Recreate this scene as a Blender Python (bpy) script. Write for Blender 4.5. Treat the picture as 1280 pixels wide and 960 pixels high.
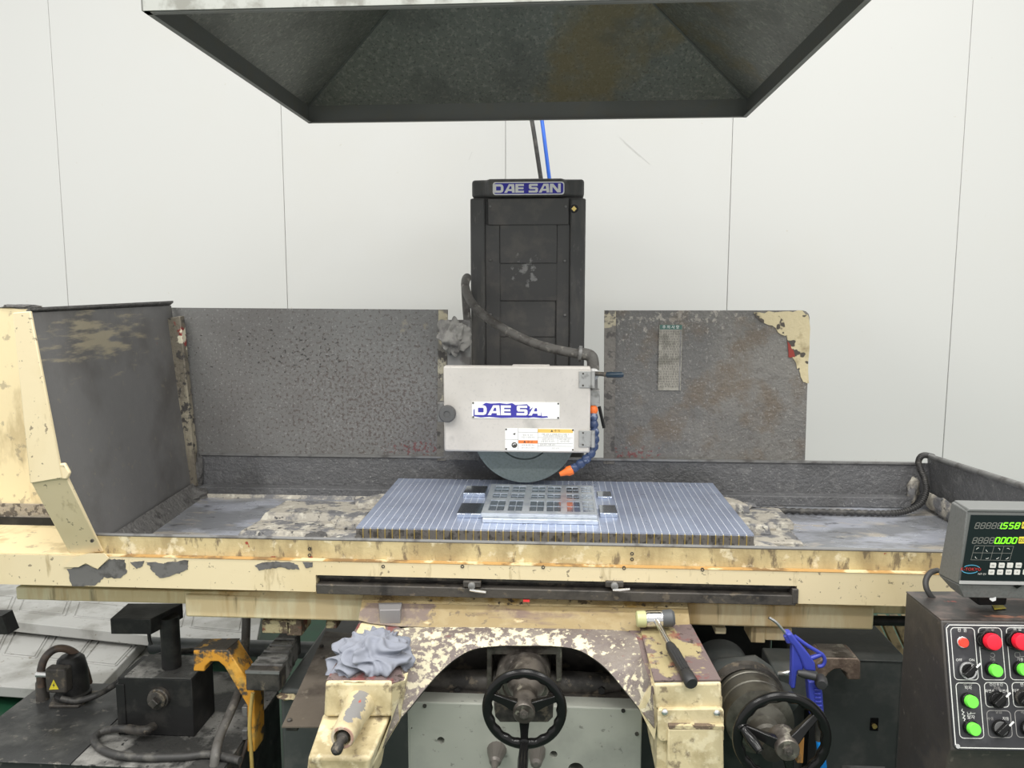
import bpy, bmesh, math, random
from mathutils import Vector, Matrix, noise
random.seed(7)
for _o in list(bpy.data.objects): bpy.data.objects.remove(_o)
SC = bpy.context.scene
COL = SC.collection
V = Vector
R = math.radians

# ------------------------------------------------------------------ camera
EYE = V((0, 0, 1.65)); FPX = 960.0
TH = math.atan(114 / 960); PS = math.atan(60 / 960 * math.cos(TH))
c_r = V((math.cos(PS), math.sin(PS), 0))
c_f = V((-math.sin(PS) * math.cos(TH), math.cos(PS) * math.cos(TH), -math.sin(TH)))
c_u = c_r.cross(c_f)
cam = bpy.data.cameras.new('camera'); cam.sensor_width = 36; cam.lens = 36 * FPX / 1280
cam.clip_start = .05
camo = bpy.data.objects.new('camera', cam); COL.objects.link(camo)
mw = Matrix((c_r, c_u, -c_f)).transposed().to_4x4(); mw.translation = EYE
camo.matrix_world = mw
SC.camera = camo

# ------------------------------------------------------------------ light
w = bpy.data.worlds.new('workshop_ambient'); SC.world = w; w.use_nodes = True
bg = w.node_tree.nodes['Background']; bg.inputs[0].default_value = (1, .995, .98, 1); bg.inputs[1].default_value = .72
def area(loc, sx, sy, power, col=(1, .98, .94)):
    l = bpy.data.lights.new('ceiling_lamp_offscreen', 'AREA'); l.shape = 'RECTANGLE'; l.size = sx; l.size_y = sy
    l.energy = power; l.color = col
    o = bpy.data.objects.new('ceiling_lamp_offscreen', l); COL.objects.link(o); o.location = loc
    return o
for y_ in (-2.6, -.7, 1.2):
    for x_ in (-2.6, 0.1, 2.8):
        area((x_, y_, 4.8), 1.5, .5, 50)
vs = SC.view_settings
vs.view_transform = 'Standard'; vs.look = 'None'; vs.exposure = .34; vs.gamma = 1; vs.use_curve_mapping = False

# ------------------------------------------------------------------ measuring: a sight line meets a plane of the place
def ray(px, py): return c_f + c_r * ((px - 640) / FPX) - c_u * ((py - 480) / FPX)
def P(px, py, Y): d = ray(px, py); return EYE + d * (Y / d.y)
def PZ(px, py, Z): d = ray(px, py); return EYE + d * ((Z - EYE.z) / d.z)
def PX(px, py, X): d = ray(px, py); return EYE + d * (X / d.x)
def PP(px, py, o, n): d = ray(px, py); return EYE + d * ((o - EYE).dot(n) / d.dot(n))

# ------------------------------------------------------------------ materials
def srgb(r, g, b):
    f = lambda c: (c / 255 / 12.92) if c / 255 <= .04045 else ((c / 255 + .055) / 1.055) ** 2.4
    return (f(r), f(g), f(b))
def M(name, col, rough=.5, metal=0, layers=(), bump=None, rvar=0, emit=None, coat=0, spec=.5):
    """layers: dicts color, s(scale), lo, hi, detail, str, stretch (x,y,z), at=((x,y,z),(rx,ry,rz),gain), vor"""
    m = bpy.data.materials.new(name); m.use_nodes = True
    nt = m.node_tree; N = nt.nodes; L = nt.links
    b = N['Principled BSDF']
    b.inputs['Base Color'].default_value = (*col, 1); b.inputs['Roughness'].default_value = rough
    b.inputs['Metallic'].default_value = metal
    b.inputs['Specular IOR Level'].default_value = spec
    if coat: b.inputs['Coat Weight'].default_value = coat; b.inputs['Coat Roughness'].default_value = .15
    if emit:
        b.inputs['Emission Color'].default_value = (*emit[0], 1); b.inputs['Emission Strength'].default_value = emit[1]
    if not layers and not bump and not rvar: return m
    geo = N.new('ShaderNodeNewGeometry'); pos = geo.outputs['Position']
    cur = None
    for k, l in enumerate(layers):
        src = pos
        mp = N.new('ShaderNodeMapping'); mp.inputs['Scale'].default_value = l.get('stretch', (1, 1, 1))
        mp.inputs['Location'].default_value = (k * 3.7, k * 1.3, k * 5.1)
        L.new(pos, mp.inputs[0]); src = mp.outputs[0]
        if l.get('vor'):
            t = N.new('ShaderNodeTexVoronoi'); t.inputs['Scale'].default_value = l['s']
            sub = N.new('ShaderNodeMath'); sub.operation = 'SUBTRACT'; sub.inputs[0].default_value = 1
            L.new(src, t.inputs['Vector']); L.new(t.outputs['Distance'], sub.inputs[1]); val = sub.outputs[0]
        else:
            t = N.new('ShaderNodeTexNoise'); t.inputs['Scale'].default_value = l['s']
            t.inputs['Detail'].default_value = l.get('detail', 5); t.inputs['Roughness'].default_value = l.get('nr', .6)
            L.new(src, t.inputs['Vector'])
            gn = N.new('ShaderNodeMath'); gn.operation = 'MULTIPLY_ADD'; gn.inputs[1].default_value = 1.5; gn.inputs[2].default_value = -.25
            L.new(t.outputs['Fac'], gn.inputs[0]); val = gn.outputs[0]
        if 'at' in l:
            c, rr, gain = l['at']
            s = N.new('ShaderNodeVectorMath'); s.operation = 'SUBTRACT'; L.new(pos, s.inputs[0]); s.inputs[1].default_value = c
            d = N.new('ShaderNodeVectorMath'); d.operation = 'DIVIDE'; L.new(s.outputs[0], d.inputs[0]); d.inputs[1].default_value = rr
            ln = N.new('ShaderNodeVectorMath'); ln.operation = 'LENGTH'; L.new(d.outputs[0], ln.inputs[0])
            a = N.new('ShaderNodeMath'); a.operation = 'MULTIPLY_ADD'; L.new(ln.outputs['Value'], a.inputs[0])
            a.inputs[1].default_value = -gain; a.inputs[2].default_value = gain
            a2 = N.new('ShaderNodeMath'); a2.operation = 'ADD'; L.new(val, a2.inputs[0]); L.new(a.outputs[0], a2.inputs[1]); val = a2.outputs[0]
        mr = N.new('ShaderNodeMapRange'); mr.inputs['From Min'].default_value = l['lo']; mr.inputs['From Max'].default_value = l['hi']
        mr.inputs['To Max'].default_value = l.get('str', 1)
        L.new(val, mr.inputs['Value'])
        mx = N.new('ShaderNodeMix'); mx.data_type = 'RGBA'
        L.new(mr.outputs[0], mx.inputs['Factor'])
        if cur is None: mx.inputs[6].default_value = (*col, 1)
        else: L.new(cur, mx.inputs[6])
        mx.inputs[7].default_value = (*l['color'], 1); cur = mx.outputs[2]
    if cur is not None: L.new(cur, b.inputs['Base Color'])
    if rvar:
        t = N.new('ShaderNodeTexNoise'); t.inputs['Scale'].default_value = 14; t.inputs['Detail'].default_value = 4; L.new(pos, t.inputs['Vector'])
        mr = N.new('ShaderNodeMapRange'); mr.inputs['From Min'].default_value = .3; mr.inputs['From Max'].default_value = .7
        mr.inputs['To Min'].default_value = max(.05, rough - rvar); mr.inputs['To Max'].default_value = min(1, rough + rvar)
        L.new(t.outputs['Fac'], mr.inputs['Value']); L.new(mr.outputs[0], b.inputs['Roughness'])
    if bump:
        t = N.new('ShaderNodeTexNoise'); t.inputs['Scale'].default_value = bump[0]; t.inputs['Detail'].default_value = 6; t.inputs['Roughness'].default_value = .65
        L.new(pos, t.inputs['Vector'])
        bp = N.new('ShaderNodeBump'); bp.inputs['Strength'].default_value = bump[1]; bp.inputs['Distance'].default_value = bump[2]
        L.new(t.outputs['Fac'], bp.inputs['Height']); L.new(bp.outputs[0], b.inputs['Normal'])
    return m
def Ly(color, s, lo, hi, **k): return dict(color=color, s=s, lo=lo, hi=hi, **k)

CRE = (.78, .655, .40)
m_wall = M('white_wall_panel', (.615, .62, .60), .42, layers=[Ly((.60, .59, .54), 1.3, .55, .9, str=.3), Ly((.5, .47, .38), 34, .90, .94, detail=2, str=.5)])
m_joint = M('wall_joint_sealant', (.52, .52, .50), .7)
m_floor = M('green_floor_paint', (.012, .06, .03), .35, layers=[Ly((.03, .035, .03), 3, .5, .75, str=.7)])
m_cream = M('cream_paint', (.72, .615, .40), .42, layers=[Ly((.62, .50, .27), 3, .45, .75, stretch=(1, 1, .5), str=.6),
            Ly((.30, .22, .10), 22, .66, .80, stretch=(1, 1, .25), str=.65), Ly((.10, .08, .06), 60, .72, .78, detail=3, str=.7)], bump=(60, .15, .002))
m_cream_dirty = M('cream_paint_grimy', (.56, .46, .25), .5, layers=[Ly((.34, .26, .13), 9, .42, .66, stretch=(1, 1, .4), str=.8),
            Ly((.12, .09, .06), 34, .6, .72, stretch=(1, 1, .4), str=.8), Ly((.74, .66, .46), 18, .60, .70, str=.8),
            Ly((.30, .03, .02), 20, .73, .76, str=.9)], bump=(70, .35, .004))
m_cream_streak = M('cream_paint_streaked', (.72, .57, .33), .5, layers=[Ly((.80, .70, .46), 20, .45, .65, stretch=(1, 1, .2)),
            Ly((.46, .27, .08), 9, .58, .74, stretch=(1, 1, .15), str=.7), Ly((.20, .14, .07), 30, .66, .8, stretch=(1, 1, .1), str=.7)], bump=(40, .2, .002))
m_cream_scr = M('cream_paint_scratched', CRE, .42, layers=[Ly((.46, .36, .19), 11, .55, .72, stretch=(1.0, 1, .35), str=.7), Ly((.2, .17, .13), 26, .64, .72, str=.5)], bump=(50, .2, .002))
m_bare = M('bare_grey_metal', (.16, .155, .15), .5, .2, layers=[Ly((.09, .085, .08), 30, .5, .7)], bump=(90, .3, .002))
m_orange_edge = M('rusty_orange_edge', (.44, .26, .09), .6, layers=[Ly((.20, .12, .05), 14, .45, .6), Ly((.68, .56, .33), 9, .55, .65)])
GR = (.115, .112, .108)
m_grime = M('grey_grinding_sludge', GR, .55, layers=[Ly((.18, .175, .165), 5, .45, .7, str=.8), Ly((.055, .052, .05), 30, .56, .72, str=.8), Ly((.33, .32, .30), 80, .70, .76, str=.6)],
            bump=(70, 1, .012), rvar=.15)
m_grime_s = M('grey_sludge_smooth', (.14, .138, .136), .5, layers=[Ly((.085, .08, .075), 3, .45, .7, str=.8), Ly((.22, .20, .15), 40, .68, .8, str=.5),
            Ly((.33, .29, .20), 16, .62, .8, stretch=(1, .35, 2.5), at=((-1.25, 2.05, 1.53), (.1, .30, .09), .35), str=.8),
            Ly((.24, .035, .03), 13, .88, .95, at=((-1.24, 2.36, 1.50), (.1, .07, .07), .6))], bump=(110, .15, .003), rvar=.1)
m_backl = M('spotted_grey_back_panel', (.165, .165, .16), .42, layers=[
            Ly((.14, .135, .13), 2.4, .42, .72, str=.9),
            Ly((.085, .068, .062), 100, .55, .68, detail=5, at=((-.58, 2.5, 1.28), (.40, 1, .24), .10), str=.85), Ly((.30, .295, .29), 160, .66, .74, detail=3, str=.6),
            Ly((.03, .027, .026), 95, .84, .88, detail=1, stretch=(.7, 1, 1), at=((-.85, 2.5, 1.45), (.50, 1, .17), .17), str=.9),
            Ly((.15, .035, .035), 90, .74, .84, detail=3, at=((-.46, 2.5, 1.13), (.16, 1, .045), .32), str=.75),
            Ly((.30, .27, .2), 24, .72, .82, at=((-.45, 2.5, 1.55), (.2, 1, .08), .2), str=.5)], bump=(80, .35, .004), rvar=.14)
m_backr = M('crusted_grey_back_panel', (.125, .122, .116), .6, layers=[
            Ly((.19, .182, .165), 3, .44, .70, str=.8), Ly((.11, .10, .09), 40, .60, .74, str=.7),
            Ly((.34, .32, .28), 45, .66, .74, at=((.35, 2.5, 1.57), (.3, 1, .06), .16), str=.8),
            Ly((.13, .10, .07), 7, .52, .7, at=((.6, 2.5, 1.35), (.3, 1, .2), .1), str=.7),
            Ly((.17, .04, .04), 80, .72, .84, detail=3, at=((.24, 2.5, 1.12), (.14, 1, .035), .33), str=.75), Ly((.30, .29, .27), 150, .66, .74, detail=3, str=.55)], bump=(60, .8, .008), rvar=.1)
m_mud = M('pale_dried_slurry', (.42, .39, .33), .6, layers=[Ly((.16, .16, .165), 16, .45, .6), Ly((.62, .59, .50), 30, .58, .7, str=.8), Ly((.06, .06, .06), 50, .66, .74)], bump=(45, .8, .008))
m_wet = M('wet_grey_tray_floor', (.28, .29, .31), .22, .3, layers=[Ly((.46, .48, .54), 4, .45, .62, stretch=(1, 2.5, 1)), Ly((.55, .50, .42), 7, .56, .70, stretch=(1, 2.5, 1), str=.8),
            Ly((.10, .10, .105), 12, .64, .76, stretch=(1, 2, 1), str=.7)], bump=(30, .3, .004), rvar=.12)
m_trough = M('dark_tray_wall', (.125, .126, .130), .40, layers=[Ly((.20, .20, .20), 24, .55, .75, str=.7), Ly((.40, .40, .39), 130, .70, .76, detail=3, str=.6), Ly((.06, .06, .06), 3, .5, .7, str=.7)], bump=(70, .9, .008), rvar=.1)
m_hood = M('oily_dark_hood_steel', (.22, .225, .20), .45, .35, layers=[Ly((.36, .35, .30), 70, .54, .70, detail=3, str=.7), Ly((.12, .12, .11), 110, .62, .72, detail=2, str=.7), Ly((.26, .19, .07), 3, .55, .75, at=((.22, 2.7, 2.5), (.35, .5, .3), .22), str=.6),
            Ly((.13, .13, .12), 4, .5, .7, str=.6), Ly((.5, .48, .42), 160, .76, .84, str=.5)], bump=(120, .3, .003))
m_hoodlip = M('hood_lip_steel', (.16, .165, .155), .5, .3, layers=[Ly((.17, .165, .14), 20, .5, .7, str=.6)], bump=(90, .3, .003))
m_hoodfront = M('hood_front_pale_steel', (.42, .43, .40), .5, .2, layers=[Ly((.25, .25, .22), 14, .5, .7)])  # paler tone than the other hood steel, for front rim strip and duct
m_col = M('column_dark_paint', (.072, .072, .071), .45, layers=[Ly((.12, .115, .105), 18, .5, .72, stretch=(1, 1, .25), str=.8), Ly((.2, .19, .18), 60, .68, .8, stretch=(1, 1, .3), str=.5)], bump=(70, .2, .002), rvar=.1)
m_colcov = M('column_way_cover', (.078, .077, .075), .45, layers=[Ly((.125, .115, .105), 12, .48, .7, str=.7),
            Ly((.34, .34, .33), 38, .66, .8, at=((-.13, 2.87, 1.73), (.07, .5, .07), .22), str=.8)], bump=(60, .25, .002))
m_white_cov = M('pale_grey_enamel', (.60, .57, .53), .45, layers=[Ly((.50, .475, .44), 4, .45, .7, str=.7), Ly((.32, .31, .29), 7, .68, .85, str=.6), Ly((.45, .43, .41), 120, .6, .75, str=.4)])
m_greymetal = M('dull_grey_steel', (.22, .22, .215), .5, .4, layers=[Ly((.12, .115, .11), 20, .5, .7)], bump=(80, .25, .002))
m_hinge = M('hinge_steel', (.42, .42, .41), .45, .5, layers=[Ly((.25, .25, .24), 40, .5, .7)])
m_wheel = M('green_grey_abrasive', (.20, .24, .235), .75, layers=[Ly((.17, .205, .20), 160, .5, .6)], bump=(500, .4, .001))
m_chuck = M('ground_blue_steel', (.50, .57, .74), .32, .65, layers=[Ly((.43, .49, .65), 5, .45, .65), Ly((.55, .60, .70), 22, .70, .85, str=.5)], rvar=.07)
m_chuckside = M('chuck_side_steel', (.19, .18, .17), .5, .5, layers=[Ly((.08, .075, .07), 60, .5, .65)], bump=(120, .4, .002))
m_brass = M('brass_separator', (.80, .62, .22), .35, .8)
m_pale_line = M('pale_separator_top', (.82, .85, .92), .4, .3)
m_bright = M('bright_steel', (.75, .75, .74), .28, .9, rvar=.08)
m_satin = M('satin_aluminium', (.60, .64, .68), .33, .7, layers=[Ly((.48, .52, .58), 30, .5, .65)])
m_pocket = M('machined_pocket_steel', (.52, .57, .64), .16, .9)
m_block = M('ground_steel_block', (.52, .56, .62), .12, .95)
m_black = M('black_painted_metal', (.017, .017, .017), .45, spec=.25, layers=[Ly((.035, .034, .032), 16, .5, .7, str=.8)], bump=(90, .2, .002), rvar=.1)
m_blackdust = M('black_metal_with_dust', (.04, .04, .038), .6, layers=[Ly((.25, .245, .23), 7, .46, .64), Ly((.02, .02, .02), 40, .66, .74)], bump=(60, .6, .005))
m_tank = M('black_tank_sheet', (.035, .036, .036), .38, spec=.35, layers=[Ly((.10, .10, .095), 5, .46, .68, str=.9), Ly((.17, .16, .14), 26, .64, .74, str=.7)], bump=(70, .25, .002), rvar=.12)
m_gloss = M('glossy_black_bakelite', (.007, .007, .007), .2, spec=.28)
m_rubber = M('black_rubber_hose', (.035, .034, .033), .55, layers=[Ly((.10, .095, .085), 26, .5, .7, str=.8)])
m_rubbergrey = M('dusty_grey_hose', (.105, .10, .092), .6, layers=[Ly((.055, .05, .045), 18, .48, .66), Ly((.2, .19, .17), 40, .62, .74)])
m_hosebrown = M('brownish_hose', (.11, .075, .055), .5, layers=[Ly((.05, .04, .035), 14, .45, .6)])
m_iron = M('dark_cast_iron', (.075, .068, .06), .55, .3, layers=[Ly((.03, .028, .026), 12, .48, .66), Ly((.18, .15, .11), 36, .62, .74, str=.7)], bump=(60, .4, .004), rvar=.12)
m_ironwear = M('worn_machined_iron', (.14, .125, .11), .4, .6, layers=[Ly((.06, .052, .045), 18, .48, .64), Ly((.36, .34, .28), 34, .64, .74, str=.7)], bump=(60, .3, .003))
m_drum = M('oiled_drum_steel', (.13, .125, .105), .4, .6, layers=[Ly((.07, .065, .055), 12, .48, .64)], bump=(60, .15, .002))
m_rust = M('brown_oily_plate', (.125, .105, .085), .5, .2, layers=[Ly((.065, .052, .042), 7, .45, .66), Ly((.22, .19, .15), 40, .66, .76, str=.7)], bump=(50, .3, .003), rvar=.12)
m_rustbr = M('rusty_brown_bracket', (.085, .058, .043), .6, layers=[Ly((.16, .12, .09), 24, .52, .7)], bump=(70, .5, .004))
m_orange = M('chipped_orange_paint', (.66, .31, .035), .5, layers=[Ly((.08, .065, .05), 18, .52, .62), Ly((.82, .48, .10), 9, .55, .7, str=.7)], bump=(60, .4, .004))
m_orange_top = M('orange_paint_black_grease', (.06, .05, .04), .6, layers=[Ly((.50, .28, .05), 22, .60, .7)], bump=(60, .6, .005))
m_saddle = M('flaking_saddle_paint', (.150, .122, .112), .5, layers=[Ly((.22, .19, .165), 9, .45, .66),
            Ly((.20, .05, .04), 14, .66, .74, str=.7),
            Ly((.56, .51, .36), 60, .57, .68, detail=8, at=(tuple(P(535, 825, 1.67)), (.12, .20, .10), .14), str=.85),
            Ly((.72, .65, .46), 38, .62, .70, detail=8, at=(tuple(P(665, 800, 1.745)), (.36, .06, .028), .26), str=.9),
            Ly((.66, .60, .42), 60, .60, .72, detail=8, at=(tuple(P(805, 875, 1.59)), (.07, .10, .07), .18), str=.85), Ly((.62, .56, .40), 90, .66, .74, detail=6, str=.6)], bump=(60, .7, .006), rvar=.12)
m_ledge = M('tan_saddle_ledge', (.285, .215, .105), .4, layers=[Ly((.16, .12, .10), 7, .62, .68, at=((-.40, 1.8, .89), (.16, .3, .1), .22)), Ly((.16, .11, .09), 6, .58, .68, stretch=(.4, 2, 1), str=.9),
            Ly((.34, .27, .145), 20, .5, .66, str=.6), Ly((.62, .52, .32), 40, .72, .8, stretch=(.4, 1, 1), str=.7), Ly((.10, .075, .06), 50, .66, .74, str=.6)], bump=(50, .25, .003))
m_ragged = M('ragged_cream_grease_edge', (.60, .48, .26), .5, layers=[Ly((.42, .27, .08), 8, .48, .62, stretch=(1, 1, 2)), Ly((.10, .08, .06), 45, .58, .66, stretch=(1, 1, .5)), Ly((.30, .2, .08), 4, .52, .66, stretch=(.6, 1, 1), str=.7)], bump=(80, .8, .006))
m_armtop = M('worn_arm_top_paint', (.16, .12, .115), .42, layers=[Ly((.36, .30, .16), 14, .54, .60, at=((.255, 1.69, .86), (.06, .13, .1), .28)), Ly((.20, .05, .045), 18, .62, .70, str=.7), Ly((.06, .045, .04), 40, .66, .72)], bump=(60, .4, .004), rvar=.12)
m_arm = M('cream_arm_dirty', (.62, .53, .325), .45, layers=[Ly((.36, .29, .155), 12, .45, .7, str=.8), Ly((.16, .12, .08), 34, .60, .74, str=.8), Ly((.80, .72, .50), 26, .58, .7, str=.6)], bump=(50, .3, .003))
m_panelgrey = M('grey_green_cabinet_paint', (.36, .37, .325), .5, layers=[Ly((.29, .30, .265), 5, .45, .7), Ly((.10, .10, .09), 50, .70, .78, str=.6)], rvar=.1)
m_darkgreen = M('very_dark_green_paint', (.016, .021, .019), .4, spec=.25, layers=[Ly((.04, .045, .04), 12, .52, .72, str=.7)], rvar=.12)
m_darkcast = M('dark_grey_bed_paint', (.045, .05, .048), .5, layers=[Ly((.08, .08, .075), 12, .5, .7, str=.7)], bump=(60, .2, .002))
m_boxtop = M('dark_grey_box_lid', (.105, .115, .115), .35, layers=[Ly((.07, .078, .08), 8, .5, .7)])
m_console = M('console_dark_brown_paint', (.045, .041, .038), .42, layers=[Ly((.075, .065, .055), 10, .5, .7, str=.7), Ly((.16, .14, .12), 60, .70, .77, str=.5)], bump=(70, .2, .002), rvar=.1)
m_consoletop = M('worn_console_top', (.045, .041, .038), .4, layers=[Ly((.16, .12, .105), 9, .45, .66), Ly((.45, .08, .05), 22, .80, .86, at=((.80, 1.545, 1.03), (.035, .04, .05), .42)), Ly((.30, .14, .09), 12, .74, .84, at=((.86, 1.475, 1.03), (.08, .012, .02), .3))], bump=(70, .2, .002))
m_panel = M('black_control_plate', (.030, .030, .034), .4, layers=[Ly((.055, .055, .06), 16, .5, .7)], rvar=.08)
m_whiteink = M('white_ink', (.72, .72, .69), .5)
m_greyink = M('faded_grey_ink', (.30, .29, .28), .5)
m_redbtn = M('red_button_cap', (.86, .012, .035), .35)
m_greenbtn = M('green_button_cap', (.16, .78, .07), .35)
m_lamp = M('red_pilot_lens', (.8, .03, .02), .25, emit=((1, .06, .02), .45))
m_dro = M('grey_readout_case', (.165, .170, .165), .5, layers=[Ly((.14, .145, .14), 200, .5, .6)], bump=(400, .15, .001))
m_drolight = M('grey_readout_bezel', (.165, .170, .165), .5)
m_silver = M('silver_paint_strip', (.50, .50, .49), .5)
m_screen = M('readout_black_overlay', (.012, .018, .020), .25)
m_segoff = M('unlit_segment', (.23, .23, .21), .5)
m_segon = M('lit_green_segment', (.2, .7, .03), .4, emit=((.22, 1, .015), .75))
m_yellow = M('yellow_key', (.9, .75, .08), .4)
m_key = M('white_key', (.80, .79, .74), .4)
m_red = M('red_logo_ink', (.75, .05, .05), .4)
m_cyan = M('light_blue_logo_ink', (.12, .5, .75), .4)
m_blueplate = M('blue_nameplate', (.025, .02, .42), .35)
m_blueworn = M('worn_blue_print', (.045, .04, .36), .45)
m_whiteplate = M('white_nameplate', (.90, .90, .88), .4)
m_labelyel = M('yellow_label_band', (.85, .55, .14), .5)
m_labelor = M('orange_label_band', (.83, .22, .05), .5)
m_tag = M('aged_instruction_plate', (.30, .285, .245), .5, layers=[Ly((.20, .19, .16), 22, .5, .66)])
m_taggreen = M('green_instruction_header', (.055, .125, .105), .5)
m_darkink = M('dark_ink', (.06, .055, .05), .6)
m_airblue = M('blue_plastic', (.04, .055, .36), .35)
m_hoseblue = M('bright_blue_hose', (.02, .15, .75), .4)
m_aircyan = M('cyan_blue_hose', (.01, .25, .75), .4)
m_locblue = M('navy_segment_plastic', (.028, .05, .12), .4, layers=[Ly((.22, .26, .36), 40, .58, .7, str=.8)])
m_locor = M('orange_nozzle_plastic', (.85, .18, .03), .45)
m_cloth = M('pale_blue_grey_cotton', (.235, .25, .295), .9, layers=[Ly((.19, .205, .25), 10, .5, .7)], bump=(500, .2, .001))
m_ragdark = M('dirty_grey_cotton', (.24, .235, .22), .9, layers=[Ly((.15, .145, .14), 22, .5, .7), Ly((.28, .14, .12), 30, .84, .9, str=.6)], bump=(200, .3, .002))
m_mallety = M('cloudy_yellow_plastic', (.46, .47, .24), .35)
m_chrome = M('chromed_steel', (.72, .72, .73), .16, 1)
m_grip = M('black_rubber_grip', (.022, .022, .023), .5)
m_graysoft = M('dark_grey_rubber_face', (.075, .08, .085), .5)
m_doorsheet = M('grey_white_door_sheet', (.45, .45, .43), .45, layers=[Ly((.27, .265, .24), 5, .45, .66, str=.8), Ly((.20, .18, .14), 40, .70, .78, str=.7)], rvar=.1)
m_dooredge = M('dirty_door_edge', (.40, .36, .28), .6, layers=[Ly((.2, .17, .12), 20, .5, .66)])
m_wood = M('dirty_wood', (.34, .26, .14), .7, layers=[Ly((.16, .12, .07), 20, .5, .66, stretch=(1, .3, 1))])
m_yelhose = M('yellow_brown_hose', (.50, .36, .11), .45, layers=[Ly((.2, .15, .07), 20, .55, .7)])
m_knob = M('grey_plastic_knob', (.10, .10, .10), .5)
m_fluted = M('worn_grey_knob', (.17, .155, .14), .4, .5)
m_yellowtri = M('yellow_warning_ink', (.72, .60, .04), .5)
m_rustorange = M('orange_rust_block', (.36, .17, .04), .7, layers=[Ly((.12, .08, .04), 30, .5, .65)])
m_crust = M('cream_brown_crust', (.55, .47, .28), .6, layers=[Ly((.14, .10, .07), 30, .47, .56), Ly((.22, .08, .05), 16, .6, .7)], bump=(60, .8, .006))

# ------------------------------------------------------------------ mesh helpers
class MB:
    def __init__(s): s.v = []; s.f = []
    def add(s, vs_, fs):
        n = len(s.v); s.v += [V(p) for p in vs_]; s.f += [tuple(i + n for i in f) for f in fs]; return s
    def hexa(s, p): return s.add(p, [(3, 2, 1, 0), (4, 5, 6, 7), (0, 1, 5, 4), (1, 2, 6, 5), (2, 3, 7, 6), (3, 0, 4, 7)])
    def box(s, x0, x1, y0, y1, z0, z1):
        return s.hexa([(x0, y0, z0), (x1, y0, z0), (x1, y1, z0), (x0, y1, z0), (x0, y0, z1), (x1, y0, z1), (x1, y1, z1), (x0, y1, z1)])
    def prism(s, poly, vec):
        n = len(poly); vec = V(vec); a = [V(p) for p in poly]; b = [p + vec for p in a]
        return s.add(a + b, [tuple(range(n)), tuple(reversed(range(n, 2 * n)))] + [(i, i + n, (i + 1) % n + n, (i + 1) % n) for i in range(n)])
    def poly(s, pts): return s.add(pts, [tuple(range(len(pts)))])
    def rings(s, rings, caps=True, closed=False):
        n = len(rings[0]); fs = []
        m = len(rings)
        for i in range(m if closed else m - 1):
            for j in range(n):
                a = i * n + j; b = i * n + (j + 1) % n; k = ((i + 1) % m) * n
                fs.append((a, b, k + (j + 1) % n, k + j))
        if caps and not closed: fs += [tuple(reversed(range(n))), tuple(range((m - 1) * n, m * n))]
        return s.add([p for r_ in rings for p in r_], fs)
    def tube(s, path, r, seg=12, caps=True, closed=False):
        path = [V(p) for p in path]; m = len(path); rr = r if isinstance(r, (list, tuple)) else [r] * m
        up = None; rings = []
        for i, p in enumerate(path):
            if closed: t = path[(i + 1) % m] - path[i - 1]
            else: t = path[min(i + 1, m - 1)] - path[max(i - 1, 0)]
            t.normalize()
            if up is None:
                up = V((0, 0, 1)) if abs(t.z) < .9 else V((1, 0, 0))
            a = up - t * up.dot(t); a.normalize(); b = t.cross(a); up = a
            rings.append([p + (a * math.cos(q) + b * math.sin(q)) * rr[i] for q in [2 * math.pi * k / seg for k in range(seg)]])
        return s.rings(rings, caps, closed)
    def lathe(s, o, ax, prof, seg=32, caps=True):
        o = V(o); ax = V(ax).normalized()
        a = V((0, 0, 1)) if abs(ax.z) < .9 else V((1, 0, 0)); a = (a - ax * a.dot(ax)).normalized(); b = ax.cross(a)
        return s.rings([[o + ax * t + (a * math.cos(q) + b * math.sin(q)) * r_ for q in [2 * math.pi * k / seg for k in range(seg)]] for t, r_ in prof], caps)
    def cyl(s, p0, p1, r, r1=None, seg=20):
        d = V(p1) - V(p0); return s.lathe(p0, d, [(0, r), (d.length, r if r1 is None else r1)], seg)
    def grid(s, rows):
        n = len(rows[0]); fs = []
        for i in range(len(rows) - 1):
            for j in range(n - 1): fs.append((i * n + j, i * n + j + 1, (i + 1) * n + j + 1, (i + 1) * n + j))
        return s.add([p for r_ in rows for p in r_], fs)
def cat(pts, n=8, closed=False):
    pts = [V(p) for p in pts]; out = []; m = len(pts)
    for i in range(m if closed else m - 1):
        if closed: p = [pts[(i + k) % m] for k in (-1, 0, 1, 2)]
        else: p = [pts[max(i - 1, 0)], pts[i], pts[i + 1], pts[min(i + 2, m - 1)]]
        for k in range(n):
            t = k / n
            out.append(.5 * (2 * p[1] + (p[2] - p[0]) * t + (2 * p[0] - 5 * p[1] + 4 * p[2] - p[3]) * t * t + (3 * p[1] - p[0] - 3 * p[2] + p[3]) * t ** 3))
    if not closed: out.append(pts[-1])
    return out
LOC = {}
def thing(name, label, category, loc, group=None):
    o = bpy.data.objects.new(name, None); COL.objects.link(o); o.location = loc; o.empty_display_size = .05
    LOC[o.name] = V(loc); o['label'] = label; o['category'] = category
    if group: o['group'] = group
    return o
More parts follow.
